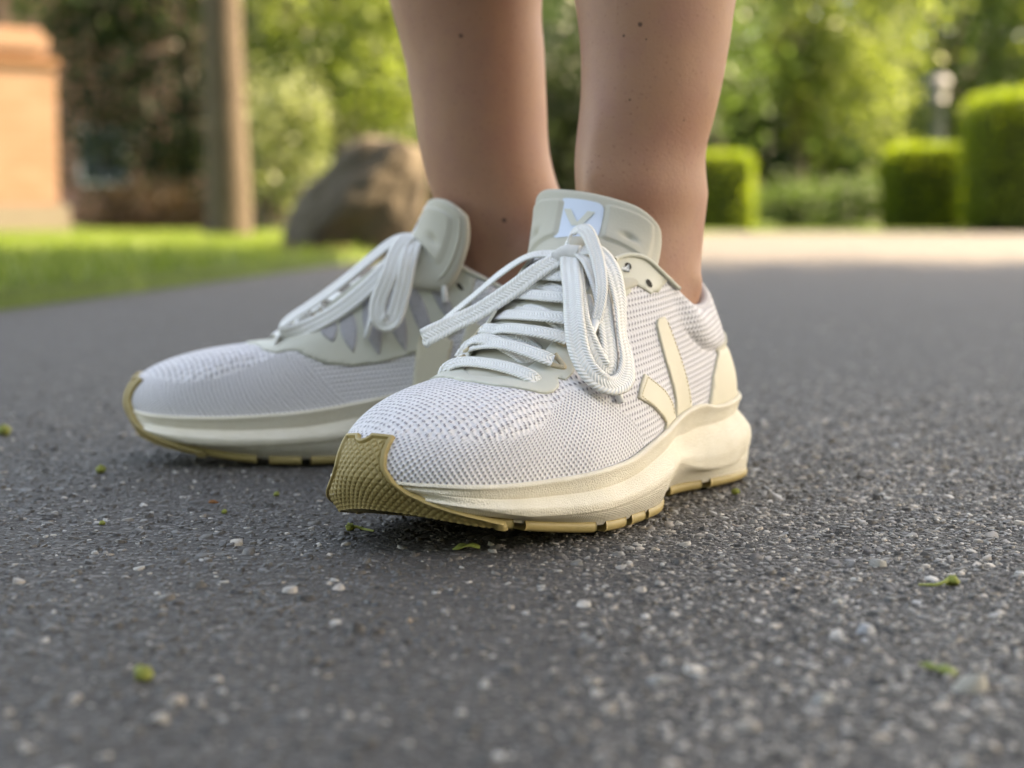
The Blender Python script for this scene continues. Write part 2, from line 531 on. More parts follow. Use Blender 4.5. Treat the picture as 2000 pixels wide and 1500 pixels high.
def rrect(a, b, a0, a1, b0, b1, r):
    """signed distance to rounded rectangle in mixed units (a scaled x70mm, b x34mm)"""
    x = (a - (a0 + a1) / 2) * 150; y = (b - (b0 + b1) / 2) * 34
    hx, hy = (a1 - a0) / 2 * 150 - r, (b1 - b0) / 2 * 34 - r
    dx, dy = np.abs(x) - hx, np.abs(y) - hy
    return np.hypot(np.maximum(dx, 0), np.maximum(dy, 0)) + np.minimum(np.maximum(dx, dy), 0) - r     # mm

def make_shoe_body(root, side, M):
    # ---- midsole
    SG = side_grid(4)
    cen = np.zeros((NS, 1, 3)); cen[:, 0, 0] = np.clip(X, .03, .25); cen[:, 0, 1] = -.003; cen[:, 0, 2] = zbot(cen[:, 0, 0]) + .004
    SG = np.concatenate([cen, SG], 1)
    l = np.concatenate([np.zeros((NS, 1)), np.cumsum(np.linalg.norm(np.diff(SG[:, 1:], axis=1), axis=2), 1)], 1)
    l = np.concatenate([np.zeros((NS, 1)), l], 1)
    arc = np.broadcast_to(ARC[:, None], l.shape)
    r4 = 4
    bead = np.zeros(l.shape); bead[:, 1 + 1 * r4 - 2: 1 + 3 * r4 - 1] = 1
    ff = sstep(.095, .125, X); bead *= np.clip(ff * (1 - TOEF) , 0, 1)[:, None]
    mid = put_grid('midsole', SG, M['foam'], root, side, cu=True, uvs={'edge': np.stack([arc, l], -1)}, attrs={'bead': bead})
    # ---- outsole pads
    segs = []
    L = [lat_s(v) for v in (.017, .0655, .072, .098, .115, .1585, .162, .1750, .180, .1965, .2030, .2390)]
    segs += [(L[0] + .8, L[1]), (L[2], L[3]), (L[4], L[5]), (L[6], L[7]), (L[8], L[9]), (L[10], L[11])]
    Mm = [med_s(v) for v in (.2390, .2030, .1965, .180, .1750, .162, .1585, .115, .098, .072, .0655, .017)]
    segs += [(Mm[0], Mm[1]), (Mm[2], Mm[3]), (Mm[4], Mm[5]), (Mm[6], Mm[7]), (Mm[8], Mm[9]), (Mm[10], Mm[11] - .8)]
    segs += [(Mm[11] + .8 - NS, L[0] - .8)]
    for a, b in segs:
        V, F = pad_sweep(a, b)
        put_faces('outsole_pad', V, F, M['gum'], root, side, smooth=False)
    V, F = pad_sweep(lat_s(.2445), med_s(.2445), inner=.030)
    front = put_faces('front_outsole', V, F, M['gum'], root, side, smooth=False)
    # ---- toe cap with raised rim and scale tread
    sc = KEYPOS[16] + 5.0
    nc, nw = 200, 210
    c = np.linspace(-1, 1, nc)[:, None] * np.ones((1, nw)); w = np.ones((nc, 1)) * np.linspace(0, 1, nw)[None]
    ltop = .0322
    lb = np.array([0, .0030, .0042, .0055, .0075, .010, .014, .018, .024, .034]); qb = np.array([.0655, .0640, .0540, .0430, .0320, .0245, .0180, .0150, .0134, .0122])
    q0 = c * .0122
    lt = ltop - .0030 * np.exp(-(q0 / .0021) ** 4)
    l = w * lt
    q = c * np.interp(l, lb, qb)
    d_top = lt - l
    notch = np.hypot(q, np.minimum(l - ltop, 0)) - .0028
    d_top = np.minimum(ltop - l, notch)
    d_side = (np.interp(l, lb, qb) - np.abs(q)) * np.interp(l, [0, .006, .014, .034], [.35, .45, .75, 1])
    d = np.minimum(d_top, d_side)
    rim = (1 - sstep(.0017, .0023, d)) * sstep(-.0002, .0009, d)
    inner = sstep(.0024, .0030, d)
    u, v = q / .0033, l / .0036
    A = np.abs((u + v) % 1 - .5); B = np.abs((u - v) % 1 - .5)
    dia = np.clip(np.minimum(.5 - A, .5 - B) * 2 * 1.7, 0, 1) ** .7
    P = wall_at((sc + q / PERIM * NS) % NS, l)
    N = grid_normals(P)
    if N[nc // 2, nw // 2, 0] < 0: N = -N
    lift = .0014 + .0011 * rim + .0007 * dia * inner - .0003 * sstep(.0018, .0026, d)
    edge = sstep(-.00005, .0006, np.minimum(np.minimum(d_side, d_top), 1))
    P = P + N * (lift * np.where(l > .002, np.clip(edge, .0, 1), 1) - .0006)[..., None]
    put_grid('toe_bumper', P, M['gum'], root, side, flip=True)
    # ---- upper
    arc = np.broadcast_to(ARC[:, None], UPLEN.shape)
    put_upper = put_grid('upper', UP, M['knit'], root, side, cu=True,
        uvs={'edge': np.stack([arc, UPLEN], -1), 'plan': UP[..., :2], 'side': UP[..., [0, 2]]},
        attrs={'open_mesh': zone_open(), 'ridge': zone_ridge()})
    # ---- lining rolled over the collar, and the sock floor
    s0, s1 = KEYPOS[26] - 8 - NS, KEYPOS[6] + 8
    ss = np.arange(int(s0), int(s1) + 1)
    T0 = UP[ss % NS, -1]; nn = N3[ss % NS]
    prof = [(0, 0), (-.0014, .0016), (-.0036, .0019), (-.0056, .0004), (-.0066, -.004), (-.006, -.012), (-.0045, -.03), (-.003, -.05)]
    LN = np.stack([T0 + nn * a + np.array([0, 0, b]) for a, b in prof], 1)
    LN = np.stack([cr(LN[i], np.linspace(0, len(prof) - 1, 29)) for i in range(len(ss))])
    put_grid('collar_lining', LN, M['lining'], root, side)
    # ---- tongue
    na, nb = 150, 72
    b1 = np.linspace(-1, 1, nb)
    aa = np.linspace(0, 1, na)[:, None] * np.ones((1, nb)); bb = np.ones((na, 1)) * b1[None]
    p1 = rrect(aa, bb, .735, .935, -.80, -.24, 2.2); p2 = rrect(aa, bb, .735, .945, .27, .82, 2.2)
    em = .0016 * (1 - sstep(-1.0, .6, np.minimum(p1, p2)))
    dm = np.hypot((aa - .80) * 150, (bb - .55) * 34); dm2 = np.hypot((aa - .80) * 150, (bb + .62) * 34)
    em -= .0022 * np.exp(-(dm / 2.6) ** 2) + .0022 * np.exp(-(dm2 / 2.6) ** 2)
    edge = np.sqrt(np.clip(1 - np.clip((np.abs(bb) - .82) / .18, 0, 1) ** 2, 0, 1)) * np.sqrt(np.clip(1 - np.clip((aa - .965) / .035, 0, 1) ** 2, 0, 1))
    outer = tongue_surface(aa, bb, em + .0034 * edge)
    inner = tongue_surface(aa, bb, -.0032 * edge)[:, ::-1]
    TG = np.concatenate([outer, inner[:, 1:-1]], 1)
    put_grid('tongue', TG, M['tongue'], root, side, cv=True, uvs={'edge': np.concatenate([np.stack([aa, bb], -1), np.stack([aa, bb], -1)[:, 1:-1]], 1)})
    return mid

def _bound(sk):
    sk = np.array(sk); return np.interp(np.arange(NS), sk[:, 0], sk[:, 1])
def zone_open():
    """open mesh on the vamp, above a line that runs round behind the toe"""
    b = _bound([(0, 2), (160, 2), (165, .62), (179, .533), (191, .405), (203, .345), (220, .327), (236, .33), (255, .363), (275, .36), (292, .42), (305, .55), (318, .66), (322, 2), (480, 2)])
    kk = np.linspace(0, 1, NK)[None]
    return sstep(-.035, .035, kk - b[:, None])
def zone_ridge():
    """coarse horizontal rows on the quarters"""
    b = _bound([(0, -1), (118, -1), (131, .03), (136, .2), (145, .365), (154, .49), (165, .62), (175, 2), (310, 2), (318, .62), (330, .45), (343, .2), (352, .02), (360, -1), (480, -1)])
    kk = np.linspace(0, 1, NK)[None]
    return sstep(-.02, .02, kk - b[:, None])

# ------------------------------------------------------------------ shoe materials
TAU = 2 * math.pi
def mat_knit():
    m = NT('knit_fabric', .85, .2)
    ue, ve, _ = m.xyz(m.uv('edge')); xp, yp, _ = m.xyz(m.uv('plan')); xs, zs, _ = m.xyz(m.uv('side'))
    ob = m.obj()
    n1 = m.noise(160, 2, .5, ob); n2 = m.noise(900, 2, .5, ob)
    wob = m.math('MULTIPLY', m.math('SUBTRACT', n1, .5), .0012)
    # fine staggered holes
    A = m.math('COSINE', m.math('MULTIPLY', m.math('ADD', ue, wob), TAU / .0026))
    B = m.math('COSINE', m.math('MULTIPLY', m.math('ADD', ve, wob), TAU / .0028))
    fine = m.math('MULTIPLY_ADD', m.math('MULTIPLY', A, B), .5, .5)
    # open mesh: larger slanted loops
    p = m.math('MULTIPLY_ADD', xp, .86, m.math('MULTIPLY', yp, .5)); q = m.math('MULTIPLY_ADD', yp, .86, m.math('MULTIPLY', xp, -.5))
    w2 = m.math('MULTIPLY', m.math('SUBTRACT', m.noise(380, 2, .6, ob), .5), .0030)
    C = m.math('COSINE', m.math('MULTIPLY', m.math('ADD', p, w2), TAU / .0043)); D = m.math('COSINE', m.math('MULTIPLY', m.math('ADD', q, w2), TAU / .0034))
    E = m.math('COSINE', m.math('MULTIPLY', m.math('ADD', p, q), TAU / .0011))
    om = m.math('MULTIPLY_ADD', m.math('MULTIPLY', C, D), .5, .5)
    om = m.math('MULTIPLY_ADD', m.math('MULTIPLY', E, m.math('SUBTRACT', 1.0, om)), .14, om)
    # quarter: horizontal rows of interlocked loops
    zz = m.math('MULTIPLY_ADD', xs, .10, zs)
    row = m.math('MULTIPLY', m.math('ADD', zz, m.math('MULTIPLY', m.math('COSINE', m.math('MULTIPLY', xs, TAU / .0024)), .00022)), TAU / .0024)
    R1 = m.math('MULTIPLY_ADD', m.math('SINE', row), .5, .5)
    R2 = m.math('MULTIPLY_ADD', m.math('SINE', m.math('MULTIPLY_ADD', xs, TAU / .0024, m.math('MULTIPLY', row, .5))), .5, .5)
    rd = m.math('ADD', m.math('MULTIPLY', R1, .60), m.math('MULTIPLY', R2, m.math('MULTIPLY_ADD', R1, -.22, .48)))
    h = m.fmix(m.attr('open_mesh'), fine, om)
    h = m.fmix(m.attr('ridge'), h, rd)
    yarn = m.math('MULTIPLY', n2, .12)
    hole = m.ramp(h, [(.06, 0.0), (.40, 1.0)])
    c = m.mix(m.noise(35, 3, .6, ob), (.70, .685, .715), (.76, .745, .76))
    c = m.mix(hole, (.235, .225, .255), c)  # shade inside the holes and between rows is put into the colour
    m.color(c)
    m.bump(m.math('ADD', h, yarn), .0008, .8)
    m.b.inputs['Sheen Weight'].default_value = .15
    m.b.inputs['Sheen Roughness'].default_value = .5
    return m.m

def mat_foam():
    m = NT('cream_foam', .62, .3)
    ob = m.obj()
    u, v, _ = m.xyz(m.uv('edge'))
    leather = m.n('ShaderNodeTexVoronoi', {'Vector': ob, 'Scale': 950.0}, feature='DISTANCE_TO_EDGE').outputs['Distance']
    leather = m.math('MULTIPLY', m.math('MINIMUM', leather, .22), 1.6)
    n = m.noise(700, 3, .6, ob)
    grain = m.math('ADD', leather, m.math('MULTIPLY', n, .5))
    A = m.math('SINE', m.math('MULTIPLY', m.math('ADD', u, v), TAU / .0019)); B = m.math('SINE', m.math('MULTIPLY', m.math('SUBTRACT', u, v), TAU / .0019))
    beads = m.math('MULTIPLY', m.math('MAXIMUM', m.math('MULTIPLY', A, B), 0), 2.6)
    h = m.fmix(m.attr('bead'), grain, beads)
    m.bump(h, .00055, .85)
    d = m.noise(60, 4, .65, ob)
    c = m.mix(m.ramp(d, [(.35, 0.0), (.72, 1.0)]), (.80, .745, .625), (.74, .675, .545))
    m.color(c)
    return m.m

def mat_plain(name, col, rough=.6, spec=.3, var=.08, scale=60, bump=0, bscale=900, bdist=.0003):
    m = NT(name, rough, spec)
    ob = m.obj()
    n = m.noise(scale, 4, .6, ob)
    lo = tuple(max(0, c * (1 - var)) for c in col); hi = tuple(min(1, c * (1 + var)) for c in col)
    m.color(m.mix(n, lo, hi))
    if bump:
        m.bump(m.noise(bscale, 3, .6, ob), bdist, bump)
    return m.m

def mat_gum():
    m = NT('gum_rubber', .5, .35)
    ob = m.obj()
    n = m.noise(90, 4, .65, ob); d = m.noise(14, 3, .6, ob)
    c = m.mix(n, (.335, .25, .098), (.405, .31, .135))
    dirt = m.ramp(m.noise(420, 3, .7, ob), [(.60, 0.0), (.74, 1.0)])
    m.color(m.mix(m.math('MULTIPLY', dirt, .35), c, (.22, .17, .09)))
    m.bump(m.noise(1400, 2, .6, ob), .00015, .6)
    return m.m

def mat_lace():
    m = NT('braided_lace', .8, .2)
    u, v, _ = m.xyz(m.uv('braid'))
    ob = m.obj()
    av = m.math('ABSOLUTE', v)
    # three columns of chevrons
    tri = m.math('PINGPONG', m.math('MULTIPLY_ADD', v, 1.5, .5), 1.0)
    ph = m.math('MULTIPLY_ADD', u, TAU / .00165, m.math('MULTIPLY', tri, TAU * 1.25))
    ch = m.math('MULTIPLY_ADD', m.math('SINE', ph), .5, .5)
    col = m.math('COSINE', m.math('MULTIPLY', v, TAU * 1.5))
    colr = m.math('MULTIPLY_ADD', col, -.5, .5)
    h = m.math('ADD', m.math('MULTIPLY', ch, .75), m.math('MULTIPLY', colr, .9))
    h = m.math('ADD', h, m.math('MULTIPLY', m.noise(1500, 2, .5, ob), .15))
    m.bump(h, .00050, .9)
    c = m.mix(m.ramp(ch, [(.0, 0.0), (.45, 1.0)]), (.77, .765, .75), (.90, .895, .88))
    m.color(m.mix(m.math('MULTIPLY', m.noise(45, 3, .6, ob), .35), c, (.74, .73, .66)))
    return m.m

def mat_tongue():
    m = NT('grey_beige_tongue_suede', .8, .15)
    ob = m.obj()
    n = m.noise(45, 4, .6, ob)
    m.color(m.mix(n, (.475, .455, .385), (.54, .515, .44)))
    m.bump(m.noise(1100, 3, .6, ob), .00022, .7)
    m.b.inputs['Sheen Weight'].default_value = .15
    return m.m

SM = {
 'foam': mat_foam(), 'gum': mat_gum(), 'knit': mat_knit(), 'lace': mat_lace(), 'tongue': mat_tongue(),
 'lining': mat_plain('collar_lining_fabric', (.60, .58, .59), .9, .15, .06, 300, .6, 1500, .0004),
 'film': mat_plain('eyestay_film', (.595, .590, .515), .55, .3, .05, 40, .35, 1300, .00015),
 'leather': mat_plain('cream_leather', (.66, .61, .485), .6, .3, .05, 50, .5, 1000, .0002),
 'stitch': mat_plain('stitch_thread', (.66, .57, .38), .8, .2, .1, 900),
 'aglet': mat_plain('aglet_plastic', (.80, .81, .82), .28, .5, .02),
 'cord': mat_plain('tan_cord', (.62, .52, .37), .8, .2, .2, 1800, .8, 2400, .0004),
 'mesh': mat_plain('window_mesh', (.44, .43, .46), .9, .15, .25, 700, .8, 900, .0006),
 'label': mat_plain('label_pale_blue', (.60, .68, .80), .5, .3, .02),
 'hole': mat_plain('eyelet_hole', (.06, .055, .05), .9, .1, .1),
}

# ------------------------------------------------------------------ laces
def ribbon(path, nrm, width=.0073, th=.0012, n_per=None, taper=None):
    """flat woven ribbon along path; nrm: facing direction at every path point"""
    K = np.hstack([np.asarray(path, float), np.asarray(nrm, float)])
    L = np.linalg.norm(np.diff(K[:, :3], axis=0), axis=1).sum()
    n = n_per or max(12, int(L / .0011))
    D = cr(K, np.linspace(0, len(K) - 1, n * 3))
    a = np.concatenate([[0], np.cumsum(np.linalg.norm(np.diff(D[:, :3], axis=0), axis=1))])
    u = np.linspace(0, a[-1], n)
    D = np.stack([np.interp(u, a, D[:, c]) for c in range(6)], 1)
    P, N = D[:, :3], D[:, 3:]
    T = np.gradient(P, axis=0); T /= np.linalg.norm(T, axis=1)[:, None] + 1e-12
    N = N - T * (N * T).sum(1, keepdims=True); N /= np.linalg.norm(N, axis=1)[:, None] + 1e-12
    B = np.cross(N, T)
    half = 13
    c = np.linspace(-1, 1, half)
    prof = (np.clip(1 - np.abs(c) ** 6, 0, 1)) ** .6 * (1 - .16 * np.exp(-(c / .12) ** 2))
    loop = [(x, p) for x, p in zip(c, prof)] + [(x, -p * .9) for x, p in zip(c[::-1][1:-1], prof[::-1][1:-1])]
    w = np.full(n, width); t = np.full(n, th)
    if taper is not None:
        k = np.interp(np.linspace(0, 1, n), [0, 1], taper); w = w * k
    G = np.stack([P + B * (x * w / 2)[:, None] + N * (y * t / 2)[:, None] for x, y in loop], 1)
    uv = np.stack([np.broadcast_to(u[:, None], G.shape[:2]), np.broadcast_to(np.array([x for x, y in loop])[None], G.shape[:2])], -1)
    return G, uv

def put_ribbon(name, path, mat, parent, side, nrm=(.55, .18, .72), **kw):
    N = np.broadcast_to(np.asarray(nrm, float), (len(path), 3)) if np.ndim(nrm) == 1 else np.asarray(nrm, float)
    G, uv = ribbon(path, N, **kw)
    n, m = G.shape[:2]
    F = grid_faces(n, m, cv=True, flip=True).tolist() + [list(range(m)), [(n - 1) * m + q for q in range(m)][::-1]]
    F = [q[::-1] for q in F] if side < 0 else F
    me = raw_mesh(name, mir(G, side).reshape(-1, 3), F)
    set_uv(me, 'braid', uv.reshape(-1, 2))
    return link(name, me, mat, parent)

BARS = [
 ([(.1955,-.0285,.0600),(.1945,-.0262,.0652),(.1935,-.0180,.0674),(.1975,-.0018,.0672),(.2002,.0112,.0655),(.2014,.0190,.0632),(.1985,.0225,.0596)], .0064),
 ([(.1775,-.0290,.0680),(.1790,-.0262,.0735),(.1815,-.0186,.0765),(.1827,-.0080,.0750),(.1850,.0027,.0712),(.1875,.0105,.0670)], .0070),
 ([(.1855,-.0265,.0675),(.1825,-.0225,.0728),(.1862,-.0051,.0750),(.1890,.0102,.0727),(.1905,.0190,.0705),(.1893,.0222,.0690)], .0066),
 ([(.1690,-.0275,.0745),(.1725,-.0230,.0800),(.1750,-.0101,.0793),(.1785,.0013,.0758),(.1812,.0097,.0717)], .0070),
 ([(.1715,-.0260,.0745),(.1752,-.0120,.0806),(.1785,.0050,.0806),(.1786,.0162,.0792),(.1770,.0222,.0776)], .0068),
 ([(.1560,-.0275,.0825),(.1610,-.0190,.0858),(.1680,.0015,.0864),(.1688,.0150,.0858),(.1655,.0215,.0838)], .0072),
 ([(.1545,-.0150,.0893),(.1605,-.0020,.0880),(.1650,.0099,.0843),(.1700,.0190,.0800)], .0068),
 ([(.1440,-.0265,.0915),(.1505,-.0165,.0945),(.1555,.0010,.0943),(.1545,.0130,.0935),(.1500,.0205,.0905)], .0072),
 ([(.1400,-.0140,.0990),(.1470,-.0010,.0972),(.1522,.0118,.0926)], .0068),
 ([(.1330,-.0265,.0985),(.1395,-.0165,.1024),(.1432,-.0010,.1028),(.1415,.0115,.1018),(.1370,.0200,.0980)], .0070),
 ([(.1240,-.0285,.1055),(.1275,-.0200,.1105),(.1316,-.0028,.1106),(.1300,.0130,.1090),(.1222,.0232,.1062)], .0062),
]
LOOPS_LEFT = {   # bow of the front shoe: (path, facing)
 'medial_loop': ([(.1345,-.0015,.1118),(.1440,-.0092,.1062),(.1548,-.0190,.0962),(.1640,-.0300,.0872),(.1722,-.0400,.0812),(.1786,-.0470,.0768),(.1784,-.0500,.0752),(.1690,-.0530,.0776),(.1577,-.0520,.0828),(.1469,-.0450,.0920),(.1390,-.0320,.1045),(.1352,-.0200,.1115),(.1330,-.0060,.1125)],
   [(.35,.35,.8),(.45,.45,.75),(.5,.5,.7),(.5,.5,.7),(.5,.55,.65),(.6,.5,.5),(.3,-.4,-.2),(.2,-.5,.6),(.2,-.3,.8),(.2,-.1,.9),(.3,0,.9),(.3,.1,.9),(.3,.2,.9)]),
 'lateral_loop': ([(.1345,.0000,.1125),(.1430,.0045,.1075),(.1570,.0135,.0985),(.1754,.0248,.0842),(.1835,.0318,.0725),(.1858,.0388,.0640),(.1800,.0442,.0592),(.1700,.0455,.0605),(.1610,.0425,.0675),(.1545,.0365,.0800),(.1468,.0312,.0930),(.1410,.0245,.1055),(.1345,.0140,.1135),(.1318,.0040,.1145)],
   [(.6,.3,.6),(.75,.2,.55),(.8,.1,.5),(.8,.2,.5),(.75,.4,.5),(.75,.6,.3),(.7,.7,.45),(.6,.75,.5),(.25,.8,.15),(.2,.9,-.15),(.3,.9,.05),(.5,.75,.3),(.5,.5,.6),(.5,.3,.7)]),
}
FREE_LEFT = [
 ([(.1340,-.0025,.1110),(.1300,-.0050,.1160),(.1255,-.0040,.1215),(.1262,.0015,.1238),(.1310,.0080,.1200),(.1405,.0172,.1100),(.1525,.0255,.0990),(.1600,.0284,.0900),(.1650,.0292,.0838)], (.1650,.0292,.0838), (.1752,.0308,.0748),
   [(.4,-.4,.6),(.5,-.6,.3),(.6,-.7,.2),(.5,-.3,.85),(.65,.3,.65),(.7,.35,.55),(.7,.45,.5),(.7,.5,.5),(.7,.5,.5)]),
 ([(.1385,.0050,.1052),(.1500,.0150,.0965),(.1600,.0240,.0872),(.1650,.0322,.0750),(.1688,.0382,.0645),(.1700,.0410,.0590)], (.1700,.0410,.0590), (.1712,.0450,.0512),
   [(.6,.5,.6),(.6,.6,.5),(.6,.7,.45),(.6,.75,.4),(.6,.75,.35),(.6,.75,.3)]),
]
LOOPS_LEFT['inner_loop'] = ([(.1335,.0010,.1120),(.1450,.0075,.1050),(.1590,.0165,.0950),(.1700,.0245,.0850),(.1748,.0320,.0745),(.1752,.0375,.0660),(.1715,.0392,.0640),(.1665,.0370,.0720),(.1590,.0310,.0850),(.1500,.0240,.0965),(.1400,.0140,.1080),(.1330,.0050,.1135)],
   [(.6,.3,.6),(.75,.3,.55),(.8,.35,.5),(.75,.5,.45),(.7,.6,.4),(.7,.7,.1),(.5,.85,.1),(.4,.9,.2),(.4,.85,.3),(.5,.75,.4),(.5,.6,.6),(.5,.4,.7)])
LOOPS_RIGHT = {
 'vamp_loop': ([(.1200,-.0100,.1185),(.1309,-.0140,.1178),(.1438,-.0180,.1086),(.1601,-.0200,.0951),(.1749,-.0220,.0843),(.1884,-.0240,.0752),(.1931,-.0260,.0695),(.1893,-.0290,.0672),(.1754,-.0310,.0722),(.1591,-.0310,.0815),(.1430,-.0290,.0950),(.1299,-.0220,.1098),(.1210,-.0130,.1175)],
   [(.3,-.5,.7),(.3,-.5,.8),(.3,-.5,.8),(.3,-.5,.8),(.3,-.5,.8),(.5,-.5,.7),(.9,-.3,-.2),(.1,-.7,-.3),(.1,-.85,.3),(.1,-.85,.35),(.1,-.8,.4),(.1,-.7,.5),(.1,-.6,.6)]),
 'medial_loop': ([(.1205,-.0120,.1188),(.1257,-.0230,.1180),(.1306,-.0330,.1103),(.1340,-.0405,.0990),(.1395,-.0420,.0845),(.1385,-.0435,.0752),(.1320,-.0440,.0755),(.1275,-.0425,.0890),(.1240,-.0380,.1060),(.1217,-.0260,.1155),(.1195,-.0130,.1186)],
   [(.2,-.5,.8),(.2,-.8,.5),(.2,-.95,.2),(.1,-1,.1),(.1,-1,.1),(0,-.9,-.5),(0,-.9,.5),(0,-1,.1),(0,-.95,.2),(.1,-.8,.5),(.1,-.5,.8)]),
}
FREE_RIGHT = [
 ([(.1215,-.0130,.1165),(.1250,-.0280,.1120),(.1330,-.0350,.0960),(.1420,-.0368,.0820)], (.1420,-.0368,.0820), (.1462,-.0378,.0665), [(.2,-.6,.7),(.2,-.8,.4),(.1,-.95,.2),(.1,-.95,.2)]),
 ([(.1190,-.0080,.1180),(.1130,-.0180,.1160),(.1085,-.0280,.1090),(.1060,-.0345,.1000)], (.1060,-.0345,.1000), (.1050,-.0360,.0850), [(.1,-.5,.8),(0,-.7,.6),(0,-.9,.3),(0,-.95,.2)]),
]

def put_tube(name, path, r, mat, parent, side, n=8):
    V, F = tube(path, r, n)
    return put_faces(name, V, F, mat, parent, side)

def dress_shoe(root, side, loops, free, knot):
    # ---- film eyestay round the throat, one piece with fingers
    lat = [(86, .985), (88, .93), (94, .78), (99.6, .735), (110, .81), (110.5, .757), (115, .745), (118, .79), (121.5, .78), (122.5, .748), (127, .752), (130, .79), (130.5, .738), (134, .733), (139, .78), (141, .80), (143, .765), (148, .763), (153, .702), (158, .689), (164, .690), (166.5, .742), (169, .678), (174, .655), (180, .668), (198, .745), (218, .825), (238, .885), (258, .915)]
    med = [(272, .89), (288, .82), (302, .72), (312, .64), (318, .63), (324, .58), (331, .47), (340, .36), (352, .29), (366, .26), (380, .28), (392, .35), (402, .48), (409, .78), (412, .985)]
    top = [(s, .997) for s in range(408, 88, -8)]
    patch('eyestay', lat + med + top, SM['film'], root, side, lift=.0007, depth=.0012, step=(2.5, .035))
    # ---- knit showing through lens-shaped windows in the inner film
    for cs, ck, hk in ((338, .66, .15), (348, .59, .21), (359, .55, .235), (370, .535, .24), (381, .545, .235), (393, .63, .20)):
        t = np.linspace(-1, 1, 13)
        up_ = [(cs - 4.0 * q + 3.7 * (1 - q * q), ck + hk * q) for q in t]; dn = [(cs - 4.0 * q - 3.7 * (1 - q * q), ck + hk * q) for q in t[::-1][1:-1]]
        patch('mesh_window', up_ + dn, SM['mesh'], root, side, lift=.0010, depth=.0006, step=(2, .04))
    # ---- raised piping on the collar edge by the eyelets
    e = up_at([(s, .992) for s in np.linspace(112, 80, 24)], .0012)
    put_tube('collar_piping', e, .0011, SM['film'], root, side)
    e = up_at([(s, .992) for s in np.linspace(388, 420, 24)], .0012)
    put_tube('collar_piping', e, .0011, SM['film'], root, side)
    # ---- eyelet holes
    for s, k in ((107.4, .91), (99.2, .80), (398, .90), (404, .80)):
        c = up_at([(s, k)], .0011)[0]
        q = [up_at([(s + 1.55 * math.cos(t), k + .0265 * math.sin(t))], .0010)[0] for t in np.linspace(0, TAU, 15)[:-1]]
        qi = [up_at([(s + 1.3 * math.cos(t), k + .022 * math.sin(t))], .00092)[0] for t in np.linspace(0, TAU, 15)[:-1]]
        V = np.array(q + qi + [up_at([(s, k)], .00088)[0]]); n = 14
        F = [[i, (i + 1) % n, n + (i + 1) % n, n + i] for i in range(n)] + [[n + i, n + (i + 1) % n, 2 * n] for i in range(n)]
        f = F[n]; nn = np.cross(V[f[1]] - V[f[0]], V[f[2]] - V[f[0]])
        if nn @ (up_at([(s, k)], .001)[0] - up_at([(s, k)], 0)[0]) < 0: F = [g[::-1] for g in F]
        put_faces('eyelet', V, F, SM['hole'], root, side)
    # ---- V emblem on the outer side: two leather bars with an edge stitch
    v1 = [(100.4, .583), (97.8, .600), (94.6, .615), (92.9, .533), (90.8, .427), (88.6, .289), (86.0, .133), (85.0, .003), (99.5, .003), (98.6, .125), (100.3, .246), (102.1, .381), (102.5, .492), (102.0, .546)]
    v2 = [(120.5, .371), (115.5, .303), (108.6, .227), (102.6, .122), (100.6, .003), (113, .003), (111.2, .05), (115.2, .108), (120.7, .187), (126.0, .248), (129.8, .298), (125.4, .338)]
    for poly, lines in ((v1, [[(93.9, .585), (91.9, .480), (89.8, .360), (87.8, .21), (86.3, .04)]]),
                        (v2, [[(119.4, .345), (114.6, .285), (108.6, .215), (103.6, .115), (102.2, .02)], [(119.4, .345), (124.0, .318), (127.6, .293)], [(127.6, .290), (124.6, .243), (119.6, .178), (114.4, .100), (111.6, .02)]])):
        e = patch('emblem_bar', poly, SM['leather'], root, side, lift=.0011, depth=.0019, step=(1.6, .03))
        for ln in lines:
            K = cr(np.array(ln), np.linspace(0, len(ln) - 1, 60))
            parts = []
            P = up_at(K, .00125)
            a = np.concatenate([[0], np.cumsum(np.linalg.norm(np.diff(P, axis=0), axis=1))])
            t = 0.0
            while t + .0013 < a[-1]:
                seg = np.stack([np.interp(np.linspace(t, t + .0013, 4), a, P[:, c]) for c in range(3)], 1)
                parts.append(tube(seg, [.0001, .00026, .00026, .0001], 5)); t += .0019
            V, F = merge(parts)
            put_faces('stitching', V, F, SM['stitch'], e, side)
    # ---- small strap on the inner side
    patch('emblem_bar', [(384, .42), (394, .34), (391, .20), (388, .07), (386, .003), (376, .003), (376.5, .12), (378, .28), (380, .38)], SM['leather'], root, side, lift=.0011, depth=.0019, step=(2, .03))
    patch('emblem_bar', [(404, .55), (409, .50), (399, .18), (391, .003), (387.5, .003), (392, .16), (399, .38)], SM['leather'], root, side, lift=.0011, depth=.0019, step=(2, .03))
    # ---- heel counter wrapped round the back
    hc = [(68.5, .003), (62.2, .273), (54.8, .424), (47, .54), (34, .585), (20, .60), (0, .61), (-20, .60), (-34, .58), (-46, .50), (-54, .40), (-62, .26), (-68, .003)]
    patch('heel_counter', hc, SM['leather'], root, side, lift=.0012, depth=.002, step=(3, .035))
    # ---- lacing across the throat
    for p, w in BARS:
        put_ribbon('lace_crossing', p, SM['lace'], root, side, width=w * 1.08)
